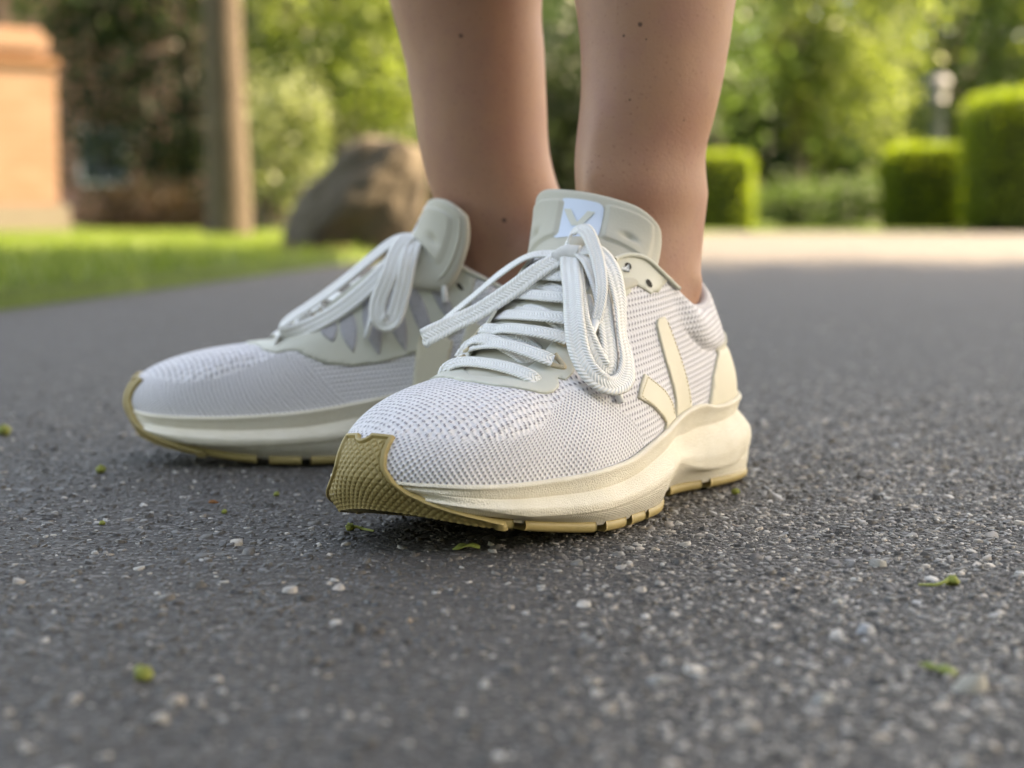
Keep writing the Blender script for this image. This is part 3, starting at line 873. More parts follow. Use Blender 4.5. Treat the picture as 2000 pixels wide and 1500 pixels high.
    for p in ([(.1889,.0171,.0688),(.1879,.0227,.0668),(.1858,.0256,.0663),(.1842,.0223,.0691),(.1843,.0202,.0714)], [(.1781,.0179,.0770),(.1763,.0211,.0750),(.1735,.0242,.0743),(.1738,.0214,.0766),(.1750,.0196,.0786)],
              [(.1655,.0185,.0850),(.1640,.0215,.0838),(.1610,.0240,.0828),(.1618,.0215,.0850),(.1630,.0190,.0866)],
              [(.1880,-.0225,.0690),(.1865,-.0270,.0668),(.1835,-.0290,.0665),(.1830,-.0265,.0695),(.1835,-.0225,.0722)], [(.1750,-.0235,.0775),(.1735,-.0275,.0755),(.1700,-.0290,.0748),(.1700,-.0265,.0780),(.1715,-.0225,.0805)]):
        put_tube('lace_cord_loop', cr(np.array(p), np.linspace(0, len(p) - 1, 24)), .0012, SM['cord'], root, side)
    bow = put_tube('lace_knot', cr(np.array(knot), np.linspace(0, len(knot) - 1, 20)), [.0012] + [.0052] * 18 + [.0012], SM['lace'], root, side, 12)
    set_uv(bow.data, 'braid', np.stack([np.arange(len(bow.data.vertices)) * .0002, np.linspace(-1, 1, len(bow.data.vertices))], 1))
    for nm, (p, n) in loops.items():
        put_ribbon('bow_loop', p, SM['lace'], root, side, nrm=n, width=.0092, th=.0011)
    for p, a, b, n in free:
        e = put_ribbon('lace_end', p, SM['lace'], root, side, nrm=n, width=.0082, th=.0011, taper=(1, .55))
        a, b = np.array(a), np.array(b)
        put_tube('aglet', [a - (b - a) * .12, a, a + (b - a) * .5, b, b + (b - a) * .02], [.0016, .00175, .00165, .0016, .0009], SM['aglet'], e, side, 12)
    # ---- label with the V mark on the tongue
    na, nb = 26, 30
    ac, bc = .83, -.03
    aa, bb = np.meshgrid(np.linspace(-1, 1, na), np.linspace(-1, 1, nb), indexing='ij')
    def sq(p): return np.sign(p) * np.abs(p) ** .8
    rr = 1 - .10 * bb ** 8; r2 = 1 - .10 * aa ** 8
    A = ac + aa * rr * .115; B = bc + bb * r2 * .27
    lab = put_grid('tongue_label', tongue_surface(A, B, .0037), SM['label'], root, side, flip=True)
    for sgn in (-1, 1):
        t = np.linspace(0, 1, 12)[:, None]; w = np.linspace(-1, 1, 4)[None]
        A = ac - .045 + (.100 * t) + 0 * w; B = bc + sgn * (.012 + .125 * t) + w * .042
        put_grid('emblem_stroke', tongue_surface(A, B, .0041), SM['film'], lab, side, flip=True)
    put_tube('tongue_edge_stitch', tongue_surface(np.linspace(.70, .955, 40), np.full(40, -.90), .0034), .0005, SM['film'], root, side, 6)

SHOE_L_POS, SHOE_L_ROT = (.0955, .876, .0015), -math.pi / 2 - math.radians(31)
SHOE_R_POS, SHOE_R_ROT = (.0700, .920, .0015), -math.pi / 2 - math.radians(90)
sneaker_l = empty('running_shoe', SHOE_L_POS, SHOE_L_ROT)
tag(sneaker_l, 'pale knit running shoe in sharp focus, tan toe bumper facing the viewer', 'shoe', 'pair of pale running shoes')
make_shoe_body(sneaker_l, 1, SM)
dress_shoe(sneaker_l, 1, LOOPS_LEFT, FREE_LEFT, [(.1345,-.0065,.1085),(.1335,-.0025,.1112),(.1322,.0045,.1110)])
TONGUE_PUSH[:] = [.0110, -.003, .25]
sneaker_r = empty('running_shoe', SHOE_R_POS, SHOE_R_ROT)
tag(sneaker_r, 'blurred pale knit running shoe seen side-on behind the sharp one', 'shoe', 'pair of pale running shoes')
make_shoe_body(sneaker_r, -1, SM)
dress_shoe(sneaker_r, -1, LOOPS_RIGHT, FREE_RIGHT, [(.1215,-.0165,.1135),(.1200,-.0115,.1175),(.1185,-.0040,.1180)])

# ================================================================== PERSON (bare legs in shorts)
def mat_skin():
    m = NT('skin', .55, .35)
    ob = m.obj()
    n = m.noise(9, 4, .6, ob); f = m.noise(160, 4, .65, ob); v = m.noise(38, 3, .6, ob)
    c = m.mix(n, (.345, .172, .108), (.42, .232, .150))
    c = m.mix(m.ramp(v, [(.42, 0.0), (.70, .7)]), c, (.34, .165, .125))
    c = m.mix(m.ramp(f, [(.58, 0.0), (.72, .35)]), c, (.30, .16, .115))
    pv = m.n('ShaderNodeTexVoronoi', {'Vector': ob, 'Scale': 300.0})
    pr = m.math('MULTIPLY', m.ramp(pv.outputs['Distance'], [(.10, .55), (.24, 0.0)]), m.ramp(m.noise(55, 3, .6, ob), [(.35, .15), (.65, 1.0)]))
    c = m.mix(pr, c, (.21, .09, .065))
    for p, r in MOLES:
        d = m.n('ShaderNodeVectorMath', {0: ob, 1: p}, operation='DISTANCE').outputs['Value']
        d = m.math('MULTIPLY_ADD', m.math('SUBTRACT', m.noise(500, 2, .5, ob), .5), r * .8, d)
        k = m.n('ShaderNodeMapRange', {'Value': d, 'From Min': r * .6, 'From Max': r * 1.15, 'To Min': .85, 'To Max': 0.0}).outputs[0]
        c = m.mix(k, c, (.07, .035, .025))
    m.color(c)
    h = m.math('ADD', m.noise(650, 3, .6, ob), m.math('MULTIPLY', m.noise(240, 2, .5, ob), .6))
    m.bump(h, .00035, .45)
    m.b.inputs['Subsurface Weight'].default_value = .12
    m.b.inputs['Subsurface Radius'].default_value = (.6, .25, .12)
    m.b.inputs['Subsurface Scale'].default_value = .01
    return m.m

def rings_mesh(rings, n=40):
    """rings: (cx,cy,z, a, b, heading) ellipses -> closed loft"""
    K = np.array(rings, float)
    t = np.linspace(0, len(K) - 1, (len(K) - 1) * 6 + 1)
    D = cr(K, t)
    th = np.arange(n) * TAU / n
    P = np.zeros((len(D), n, 3))
    for i, (cx, cy, z, a, b, hd) in enumerate(D):
        d = np.array([math.cos(hd), math.sin(hd)]); l = np.array([-d[1], d[0]])
        r = np.cos(th)[:, None] * a * d + np.sin(th)[:, None] * b * l
        P[i, :, 0] = cx + r[:, 0]; P[i, :, 1] = cy + r[:, 1]; P[i, :, 2] = z
    m = len(D)
    F = grid_faces(m, n, cv=True, flip=True).tolist()
    F.append(list(range(n))); F.append([(m - 1) * n + q for q in range(n)][::-1])
    return P.reshape(-1, 3), F

def ball(c, r, n=14, m=10, sc=(1, 1, 1)):
    V = [(0, 0, 1)]; F = []
    for i in range(1, m):
        for j in range(n):
            a, b = math.pi * i / m, TAU * j / n
            V.append((math.sin(a) * math.cos(b), math.sin(a) * math.sin(b), math.cos(a)))
    V.append((0, 0, -1))
    for j in range(n): F.append([0, 1 + j, 1 + (j + 1) % n])
    for i in range(m - 2):
        for j in range(n): F.append([1 + i * n + j, 1 + (i + 1) * n + j, 1 + (i + 1) * n + (j + 1) % n, 1 + i * n + (j + 1) % n])
    for j in range(n): F.append([len(V) - 1, 1 + (m - 2) * n + (j + 1) % n, 1 + (m - 2) * n + j])
    return np.array(V) * np.array(sc) * r + np.array(c), F

HL, HR = SHOE_L_ROT, SHOE_R_ROT
def shoe_pt(pos, rot, x, y, z):
    return (pos[0] + math.cos(rot) * x - math.sin(rot) * y, pos[1] + math.sin(rot) * x + math.cos(rot) * y, z)
lp = lambda x, y: shoe_pt(SHOE_L_POS, HL, x, y, 0)[:2]
rp = lambda x, y: shoe_pt(SHOE_R_POS, HR, x, y, 0)[:2]
leg_l = [
 (*lp(.060, -.001), .050, .034, .024, HL), (*lp(.064, -.001), .075, .041, .0255, HL), (*lp(.062, -.001), .095, .041, .0255, HL),
 (*lp(.060, -.002), .112, .0395, .0270, HL), (*lp(.056, -.003), .128, .0375, .0285, HL), (*lp(.057, -.003), .1426, .0415, .0298, HL), (.0622, .827, .161, .0368, .0306, HL),
 (.0664, .826, .1854, .0365, .0328, HL), (.0688, .828, .2097, .0385, .0352, HL), (.0692, .830, .2338, .0410, .0385, HL),
 (.0700, .838, .280, .050, .047, HL), (.0690, .846, .330, .057, .053, HL), (.0620, .842, .385, .056, .051, HL), (.0520, .828, .440, .051, .047, HL),
 (.0450, .816, .485, .055, .050, HL), (.0420, .815, .530, .062, .057, HL), (.040, .825, .620, .073, .068, HL), (.040, .840, .720, .084, .078, HL), (.040, .850, .800, .090, .085, HL)]
leg_r = [
 (*rp(.060, .001), .050, .034, .024, HR), (*rp(.064, .001), .075, .041, .0255, HR), (*rp(.062, .001), .095, .041, .0255, HR),
 (*rp(.064, .001), .112, .0395, .0270, HR), (*rp(.070, .001), .128, .0370, .0285, HR), (-.0075, .921, .140, .0355, .0300, HR), (-.0146, .922, .1648, .0354, .0315, HR),
 (-.0176, .923, .1921, .0367, .0330, HR), (-.0207, .924, .2193, .0385, .0352, HR), (-.0249, .925, .2463, .0414, .0385, HR),
 (-.0270, .926, .290, .049, .046, HR), (-.0300, .928, .340, .057, .053, HR), (-.0400, .930, .395, .056, .051, HR), (-.0560, .932, .450, .051, .047, HR),
 (-.0650, .934, .495, .055, .050, HR), (-.0650, .938, .540, .062, .057, HR), (-.055, .945, .625, .073, .068, HR), (-.045, .945, .720, .084, .078, HR), (-.040, .945, .800, .090, .085, HR)]
hipd = math.radians(-150)
pelvis = [(.000, .897, .755, .060, .085, hipd), (.000, .897, .800, .095, .150, hipd), (.000, .897, .860, .105, .165, hipd), (.000, .897, .930, .100, .155, hipd), (.000, .897, 1.000, .085, .130, hipd)]
bones = [ball(shoe_pt(SHOE_L_POS, HL, .052, .0170, .098), .0105, sc=(1, 1, 1.25)), ball(shoe_pt(SHOE_L_POS, HL, .060, -.0215, .110), .0125, sc=(1, 1, 1.25)),
         ball(shoe_pt(SHOE_R_POS, HR, .052, -.0215, .100), .0115, sc=(1, 1, 1.25)), ball(shoe_pt(SHOE_R_POS, HR, .060, .0215, .110), .0125, sc=(1, 1, 1.25))]
def tend(pos, rot, y0, sgn):   # tendon over the front of the ankle
    a = [shoe_pt(pos, rot, *p) for p in ((.098, y0, .118), (.0945, y0, .132), (.0945, y0, .147), (.0905, y0 * .9, .165), (.0880, y0 * .7, .190), (.088, y0 * .5, .215))]
    return tube(a, [.004, .0065, .0075, .0070, .0055, .003], 10)
# blend of toes-to-instep volume under each tongue
def instep(pos, rot, s):
    K = [(.070, .088, .030, .026), (.095, .086, .026, .022), (.130, .076, .024, .018), (.155, .066, .024, .014), (.180, .054, .022, .010)]
    P = [shoe_pt(pos, rot, x, -.003 * s, z) for x, z, w, h in K]
    V, F = tube(P, [k[3] for k in K], 16)
    return V, F
V, F = merge([rings_mesh(leg_l), rings_mesh(leg_r), rings_mesh(pelvis), *bones, instep(SHOE_L_POS, HL, 1), instep(SHOE_R_POS, HR, -1), tend(SHOE_L_POS, HL, -.009, 1), tend(SHOE_R_POS, HR, .009, -1)])
MOLES = [((.0590, .7914, .2188), .0012), ((.0517, .7938, .2139), .0008), ((.0619, .7910, .2120), .0005), ((.0546, .7923, .1845), .0007), ((.0802, .7978, .1754), .0006), ((-.0265, .8891, .2241), .0013), ((-.0040, .8915, .1290), .0013)]
me = raw_mesh('person', V, F)
person = link('person', me, mat_skin())
tag(person, 'person standing on bare legs in a pair of pale running shoes', 'person')
rm = person.modifiers.new('skin_surface', 'REMESH'); rm.mode = 'VOXEL'; rm.voxel_size = .0042; rm.use_smooth_shade = True
sm = person.modifiers.new('soft', 'SMOOTH'); sm.factor = .5; sm.iterations = 8
short_m = mat_plain('navy_cotton', (.03, .035, .06), .9, .1, .2, 30, .5, 400, .001)
sh = [rings_mesh([(x, y, z, a + .018, b + .018, h) for x, y, z, a, b, h in leg[-4:]] + [(leg[-1][0], leg[-1][1], .84, .108, .102, leg[-1][5])]) for leg in (leg_l, leg_r)]
V, F = merge(sh + [rings_mesh([(x, y, z, a + .014, b + .014, h) for x, y, z, a, b, h in pelvis])])
shorts = link('shorts', raw_mesh('shorts', V, F), short_m, person)
rm = shorts.modifiers.new('cloth', 'REMESH'); rm.mode = 'VOXEL'; rm.voxel_size = .008; rm.use_smooth_shade = True

# ================================================================== GROUND
def mat_asphalt():
    m = NT('asphalt', .8, .35)
    ob = m.obj()
    v1 = m.n('ShaderNodeTexVoronoi', {'Vector': ob, 'Scale': 420.0}); v2 = m.n('ShaderNodeTexVoronoi', {'Vector': ob, 'Scale': 170.0})
    big = m.noise(3.2, 4, .6, ob); mid = m.noise(35, 4, .65, ob); fine = m.noise(1100, 3, .65, ob)
    base = m.mix(mid, (.030, .0245, .0200), (.058, .0480, .040))
    base = m.mix(m.math('MULTIPLY', fine, .6), base, (.10, .095, .092))
    cell = m.n('ShaderNodeSeparateColor', {0: v1.outputs['Color']}).outputs[0]
    cell2 = m.n('ShaderNodeSeparateColor', {0: v2.outputs['Color']}).outputs[1]
    k = m.math('MULTIPLY', m.ramp(cell, [(.62, 0.0), (.9, 1.0)]), m.ramp(v1.outputs['Distance'], [(.30, 1.0), (.55, 0.0)]))
    c = m.mix(m.math('MULTIPLY', k, .85), base, m.mix(cell2, (.17, .16, .155), (.24, .225, .21)))
    k2 = m.math('MULTIPLY', m.ramp(cell2, [(.80, 0.0), (.93, 1.0)]), m.ramp(v2.outputs['Distance'], [(.25, 1.0), (.45, 0.0)]))
    c = m.mix(m.math('MULTIPLY', k2, .8), c, (.22, .205, .19))
    c = m.mix(m.ramp(big, [(.35, 0.0), (.7, .35)]), c, (.075, .070, .066))
    m.color(c)
    h = m.math('ADD', m.math('MULTIPLY', m.math('SUBTRACT', 1.0, v1.outputs['Distance']), m.math('MULTIPLY_ADD', cell, .9, .4)), m.math('MULTIPLY', m.math('SUBTRACT', 1.0, v2.outputs['Distance']), m.math('MULTIPLY', cell2, 1.4)))
    h = m.math('ADD', h, m.math('MULTIPLY', fine, .5))
    m.bump(h, .0014, .95)
    m.put(m.b.inputs['Roughness'], m.math('MULTIPLY_ADD', cell, -.3, .85))
    return m.m

road = link('road', raw_mesh('road', [(-12, -6, 0), (30, -6, 0), (60, 90, 0), (-40, 90, 0)], [[0, 1, 2, 3]]), mat_asphalt())
tag(road, 'dark grey asphalt road with pale stone chips', kind='structure')
soil = link('ground', raw_mesh('ground', [(-150, -60, -.02), (150, -60, -.02), (150, 250, -.02), (-150, 250, -.02)], [[0, 1, 2, 3]]), mat_plain('soil', (.09, .075, .05), .95, .1, .3, 3))
tag(soil, kind='structure')

def stone_mat():
    m = NT('aggregate_stone', .45, .5)
    ob = m.obj()
    c = m.attr('tint', True)
    c = m.mix(m.math('MULTIPLY', m.noise(900, 3, .6, ob), .35), c, (.07, .064, .058))
    m.color(c)
    m.bump(m.noise(1500, 3, .6, ob), .0005, .7)
    m.put(m.b.inputs['Roughness'], m.math('MULTIPLY_ADD', m.noise(250, 1, .5, ob), .5, .25))
    return m.m

def chips(P, S, H, tint, seed=1, sides=6):
    """angular chips: bottom ring, top ring, tilted top face"""
    r = np.random.default_rng(seed)
    n = len(P)
    a = (np.arange(sides) / sides * TAU)[None] + r.uniform(0, TAU, (n, 1)) + r.uniform(-.35, .35, (n, sides))
    el = r.uniform(.55, 1.0, (n, 1)); ph = r.uniform(0, TAU, (n, 1))
    rad = S[:, None] * r.uniform(.7, 1.15, (n, sides))
    x, y = np.cos(a) * rad, np.sin(a) * rad * el
    xr, yr = x * np.cos(ph) - y * np.sin(ph), x * np.sin(ph) + y * np.cos(ph)
    base = np.stack([P[:, :1] + xr, P[:, 1:2] + yr, np.full((n, sides), -.0008)], -1)
    k = r.uniform(.55, .9, (n, 1))
    tilt = r.normal(0, .22, (n, 2))
    zt = H[:, None] + (xr * tilt[:, :1] + yr * tilt[:, 1:]) * k
    top = np.stack([P[:, :1] + xr * k, P[:, 1:2] + yr * k, zt], -1)
    V = np.concatenate([base, top], 1).reshape(-1, 3)
    o = (np.arange(n) * 2 * sides)[:, None, None]
    i = np.arange(sides); j = (i + 1) % sides
    quads = (np.stack([i, j, sides + j, sides + i], -1)[None] + o).reshape(-1, 4)
    tops = (np.array([[sides + 0, sides + 1, sides + 2, sides + 3], [sides + 0, sides + 3, sides + 4, sides + 5]])[None] + o).reshape(-1, 4)
    return V, np.concatenate([quads, tops]), np.repeat(tint, 2 * sides, 0)

n = 128000
v = rng.uniform(0, 1, n)
yy = np.where(np.arange(n) < 104000, np.sqrt(.37 ** 2 + v * (rng.uniform(.95, 1.5, n) ** 2 - .37 ** 2)), np.sqrt(1.0 + v * (2.3 ** 2 - 1.0))); xx = rng.uniform(-1, 1, n) * yy * .35
dens = .45 + .55 * sstep(-.08, .2, xx / yy + .06 * np.sin(yy * 21) + .05 * np.sin(xx * 33))
keep = rng.uniform(0, 1, n) < dens * (1 - .55 * sstep(.85, 1.5, yy))
xx, yy = xx[keep], yy[keep]; n = len(xx)
S = np.clip(rng.lognormal(math.log(.00105), .48, n), .0005, .0042)
Hh = S * rng.uniform(.10, .40, n) * np.where(rng.uniform(0, 1, n) < .5, .5, 1)
glint_share = sstep(-.06, .22, xx / yy + .05 * np.sin(yy * 19) + .04 * np.sin(xx * 31))
g = np.where(rng.uniform(0, 1, n) < .05 + .36 * glint_share, rng.uniform(.16, .46, n), rng.uniform(.028, .105, n))  # more bright chips to the right: sky glints put into the stone colour
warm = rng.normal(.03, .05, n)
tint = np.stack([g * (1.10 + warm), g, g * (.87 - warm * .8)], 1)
pale = rng.uniform(0, 1, n) < .03
tint[pale] = tint[pale] * .3 + np.array([.45, .42, .37])
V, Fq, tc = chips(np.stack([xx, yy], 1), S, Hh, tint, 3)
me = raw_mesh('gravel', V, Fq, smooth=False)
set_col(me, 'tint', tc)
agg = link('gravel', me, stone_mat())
tag(agg, 'pale stone chips in the asphalt, with sky glints painted in at the right', 'gravel', kind='stuff')

# loose pebbles that stand out one by one
PEB = [((-0.0775, 0.5786), .0035, (.42,.38,.34), 'pinkish pale pebble lying alone on the asphalt before the rear shoe toe'),
       ((0.1257, 0.4556), .0062, (.38,.35,.29), 'large flat beige stone flake beside the yellow-green leaf scrap'),
       ((0.1373, 0.6241), .0042, (.40,.37,.32), 'square beige chip on the bright asphalt above the stemmed bud'),
       ((-0.0330, 0.5349), .0022, (.30,.22,.15), 'tiny tan grit grain in the asphalt below the sharp shoe'),
       ((-0.0898, 0.4422), .0042, (.36,.31,.26), 'pinkish stone chip near the lower left, beside a paler pebble'),
       ((-0.0910, 0.4269), .0036, (.42,.38,.33), 'cream pebble at the lower left, nearest the green crumb'),
       ((0.0841, 0.4446), .0042, (.40,.40,.38), 'white-grey pebble low in the bright asphalt right of centre'),
       ((0.1111, 0.5213), .0048, (.34,.35,.36), 'long bluish-grey chip in the bright asphalt below the stemmed bud')]

smat = stone_mat()
for i, ((x, y), r, col, lab) in enumerate(PEB):
    V, Fq, tc = chips(np.array([[0., 0.]]), np.array([r]), np.array([r * .42]), np.array([col]), 20 + i, 6)
    # round the top over with a second, smaller lid
    V2 = V.copy(); top = V2[6:12].mean(0)
    V = np.vstack([V, top + (V2[6:12] - top) * .62 + np.array([0, 0, r * .14])])
    F = [list(f) for f in Fq[:6]] + [[6 + q, 6 + (q + 1) % 6, 12 + (q + 1) % 6, 12 + q] for q in range(6)] + [[12, 13, 14, 15, 16, 17]]
    me = raw_mesh('pebble', V, F, smooth=False)
    set_col(me, 'tint', np.repeat(np.array([col]), 18, 0))
    o = link('pebble', me, smat); o.location = (x, y, 0)
    tag(o, lab, 'pebble', 'loose pebbles on the asphalt')

# ------------------------------------------------------------------ fallen buds and leaf scraps
bud_m = mat_plain('green_bud', (.27, .29, .065), .6, .3, .35, 700, .6, 900, .0008)
stem_m = mat_plain('pale_stem', (.36, .38, .10), .6, .3, .2, 500)
leaf_m = mat_plain('leaf_scrap', (.22, .26, .06), .6, .3, .4, 500, .6, 700, .0008)
def crumb(r, seed, flat=.7):
    rr = np.random.default_rng(seed)
    V, F = ball((0, 0, r * flat * .8), r, 12, 8, (1, 1, flat))
    V = V + rr.normal(0, r * .14, V.shape)
    return V, F
def bud(name, x, y, r, rz, stem, lab, seed, tilt=.6):
    root = empty(name, (x, y, 0), rz)
    tag(root, lab, 'flower bud', 'fallen green buds')
    V, F = crumb(r, seed, .85)
    cup = ball((0, 0, r * .8), r * 1.05, 12, 8, (.8, 1, .75))
    link('bud_head', raw_mesh('bud_head', V, F), bud_m, root)
    if stem:
        L = stem
        P = cr(np.array([(r * .4, 0, r * .9), (r * 1.4, .1 * L, r * .7), (.35 * L + r, .12 * L, r * .35), (.75 * L, .03 * L, .0007), (L, -.05 * L, .0006)]), np.linspace(0, 4, 20))
        V, F = tube(P, np.linspace(.00075, .0004, 20), 7)
        link('stem', raw_mesh('stem', V, F), stem_m, root)
    return root
bud('fallen_bud', 0.1563, 0.5902, 0.0024, 3.35, 0.0125, 'green bud with a curved stem on the bright asphalt right of the shoes', 1)
bud('fallen_bud', -0.0676, 0.6966, 0.002, -0.35, 0.011, 'green bud with a thin straight stem in the shadow under the toe bumper', 2)
bud('fallen_bud', -0.1038, 0.4660, 0.0026, 0, 0, 'yellow-green crumb of blossom lying low at the left', 3)
bud('fallen_bud', -0.2107, 0.8573, 0.0026, 0.5, 0, 'dark green bud on the asphalt just before the rear shoe toe', 4)
bud('fallen_bud', 0.1057, 0.7892, 0.002, 0, 0, 'small yellow bud just right of the sharp shoe heel', 5)
bud('fallen_bud', -0.1106, 0.7847, 0.0014, 0.4, 0, 'tiny yellow speck of blossom between the shadows of the two shoes', 6)
bud('fallen_bud', -0.1271, 0.7374, 0.0013, 0, 0, 'tiny green speck of blossom beside the brown fleck', 7)
bud('fallen_bud', -0.3061, 1.0106, 0.004, 0, 0, 'blurred yellow blossom bit at the left edge of the picture', 8)
bud('fallen_bud', -0.1743, 0.7097, 0.0012, 0, 0, 'tiny dull green speck below the dark green bud', 10)

def scrap(x, y, rz, pts, lab, mat, seed):
    """curled leaf scrap with thickness"""
    rr = np.random.default_rng(seed)
    P = np.array(pts, float)
    n = len(P); c = P.mean(0)
    z = .0008 + .0016 * rr.uniform(0, 1, n)
    top = [(a, b, h) for (a, b), h in zip(P, z)] + [(*((P[i] + c) / 2), .0012 + .0018 * rr.uniform(0, 1)) for i in range(n)] + [(*c, .0022)]
    T = np.array(top); V = np.vstack([T, T - np.array([0, 0, .0004])]); m = len(T)
    F = []
    for i in range(n):
        j = (i + 1) % n
        F += [[i, j, n + j, n + i], [n + i, n + j, 2 * n], [m + j, m + i, m + n + i, m + n + j], [m + n + j, m + n + i, m + 2 * n], [j, i, m + i, m + j]]
    o = link('leaf_scrap', raw_mesh('leaf_scrap', V, F), mat); o.location = (x, y, 0); o.rotation_euler = (0, 0, rz)
    tag(o, lab, 'leaf scrap', 'fallen leaf scraps')
scrap(-0.0185, 0.6547, .1, [(-.005, -.002), (-.003, -.004), (0, -.0025), (.002, -.001), (.0055, -.0015), (.006, .0005), (.002, .001), (0, .003), (-.002, .0035), (-.004, .001)], 'torn green leaf scrap on the asphalt under the sharp shoe toe', leaf_m, 3)
scrap(0.1219, 0.4725, -.5, [(-.006, .001), (-.004, -.0005), (0, -.0012), (.003, -.003), (.0055, -.002), (.005, .0005), (.002, .0015), (-.001, .0018), (-.004, .0022)], 'yellow-green leaf scrap lying behind the large beige flake', leaf_m, 5)
scrap(-0.1361, 0.7590, .2, [(-.002, -.001), (.001, -.0015), (.003, 0), (.001, .001), (-.001, .0012)], 'small orange-brown fleck between the two shoes', mat_plain('brown_leaf', (.22, .09, .03), .7, .2, .3, 500), 6)

# ================================================================== BACKGROUND
def mat_leaf(name, lo, hi, trans=.45, rough=.5):
    m = NT(name, rough, .35)
    t = m.attr('tint')
    c = m.mix(t, lo, hi)
    m.color(c)
    tr = m.n('ShaderNodeBsdfTranslucent')
    m.put(tr.inputs['Color'], m.mix(t, tuple(min(1, a * b) for a, b in zip(lo, (1.25, 1.3, .85))), tuple(min(1, a * b) for a, b in zip(hi, (1.25, 1.3, .85)))))
    mx = m.n('ShaderNodeMixShader', {0: trans})
    m.t.links.new(m.b.outputs[0], mx.inputs[1]); m.t.links.new(tr.outputs[0], mx.inputs[2])
    m.t.links.new(mx.outputs[0], m.t.nodes['Material Output'].inputs['Surface'])
    return m.m

def mat_bark(name, lo, hi):
    m = NT(name, .9, .15)
    ob = m.obj()
    mp = m.n('ShaderNodeMapping', {0: ob, 3: (1, 1, .22)}).outputs[0]
    n = m.noise(26, 5, .65, mp); n2 = m.noise(5, 3, .6, ob)
    m.color(m.mix(m.math('MULTIPLY_ADD', n2, .4, m.math('MULTIPLY', n, .7)), lo, hi))
    m.bump(n, .02, .9)
    return m.m

def leaf_quads(P, size, seed, up=.25):
    """one bent four-point leaf at every point"""
    r = np.random.default_rng(seed)
    n = len(P)
    N = r.normal(0, 1, (n, 3)); N[:, 2] = np.abs(N[:, 2]) + up; N /= np.linalg.norm(N, axis=1)[:, None]
    A = np.cross(N, r.normal(0, 1, (n, 3))); A /= np.linalg.norm(A, axis=1)[:, None] + 1e-9
    B = np.cross(N, A)
    L = size * r.uniform(.65, 1.35, (n, 1)); W = L * r.uniform(.45, .65, (n, 1))
    q = np.stack([P - A * L * .5, P + B * W * .5 - N * L * .08, P + A * L * .5 - N * L * .1, P - B * W * .5 - N * L * .08], 1)
    return q.reshape(-1, 3), np.arange(4 * n).reshape(n, 4), np.repeat(r.uniform(0, 1, n), 4)

def crown_points(c, rad, n, seed, clumps=46, spread=.20, hollow=.5):
    r = np.random.default_rng(seed)
    d = r.normal(0, 1, (clumps, 3)); d /= np.linalg.norm(d, axis=1)[:, None]
    rr = r.uniform(hollow ** 3, 1, clumps) ** (1 / 3)
    cc = d * rr[:, None]
    w = r.uniform(.5, 1.6, clumps); w /= w.sum()
    k = r.choice(clumps, n, p=w)
    p = cc[k] + r.normal(0, 1, (n, 3)) * spread * r.uniform(.6, 1.2, clumps)[k][:, None]
    return p * np.asarray(rad) + np.asarray(c), r.uniform(0, 1, clumps)[k]

def limb_mesh(base, top, r0, r1, targets, seed):
    r = np.random.default_rng(seed)
    b, t = np.array(base, float), np.array(top, float)
    L = np.linalg.norm(t - b)
    K = np.array([b + (t - b) * f + np.append(r.normal(0, .004 * L, 2) * (0 < f < 1), 0) for f in (0, .04, .3, .6, 1)])
    P = cr(K, np.linspace(0, 4, 26))
    R = np.interp(np.linspace(0, 1, 26), [0, .04, .12, 1], [r0 * 1.5, r0 * 1.15, r0, r1])
    parts = [tube(P, R, 16)]
    for q in targets:
        i = r.integers(12, 25)
        a = P[i]; q = np.array(q); m = (a + q) / 2 + np.array([0, 0, .12 * np.linalg.norm(q - a)])
        parts.append(tube(cr(np.array([a, m, q]), np.linspace(0, 2, 10)), np.linspace(R[i] * .6, .012, 10), 8))
    return merge(parts)

def tree(name, label, cat, base, h, r0, cc, rad, nleaf, size, lmat, bmat, seed, group=None, clumps=46, spread=.2, limbs=7):
    root = empty(name, base)
    tag(root, label, cat, group)
    c = np.array(cc) - np.array(base)
    P, tn = crown_points(c, rad, nleaf, seed, clumps, spread)
    r = np.random.default_rng(seed + 1)
    tg = P[r.integers(0, len(P), limbs)]
    V, F = limb_mesh((0, 0, -.05), (c[0] * .6, c[1] * .6, h), r0, r0 * .35, tg, seed)
    link('trunk', raw_mesh('trunk', V, F), bmat, root)
    V, F, t = leaf_quads(P, size, seed)
    me = raw_mesh('crown', V, F, smooth=False)
    set_attr(me, 'tint', np.clip(np.repeat(tn, 4) * .6 + t * .4, 0, 1))
    link('crown', me, lmat, root)
    return root

def shrub(name, label, cat, base, cc, rad, nleaf, size, lmat, bmat, seed, group=None, clumps=30, spread=.26):
    root = empty(name, base)
    tag(root, label, cat, group)
    c = np.array(cc) - np.array(base)
    P, tn = crown_points(c, rad, nleaf, seed, clumps, spread)
    P = P[P[:, 2] > .02]; tn = tn[:len(P)]
    V, F, t = leaf_quads(P, size, seed)
    me = raw_mesh('foliage', V, F, smooth=False)
    set_attr(me, 'tint', np.clip(np.repeat(tn, 4) * .6 + t * .4, 0, 1))
    link('foliage', me, lmat, root)
    r = np.random.default_rng(seed)
    parts = []
    for _ in range(6):
        q = P[r.integers(0, len(P))]
        parts.append(tube(cr(np.array([(r.normal(0, .06), r.normal(0, .06), -.05), q * [.4, .4, .6], q]), np.linspace(0, 2, 10)), np.linspace(.03, .008, 10), 7))
    V, F = merge(parts)
    link('stem', raw_mesh('stem', V, F), bmat, root)
    return root

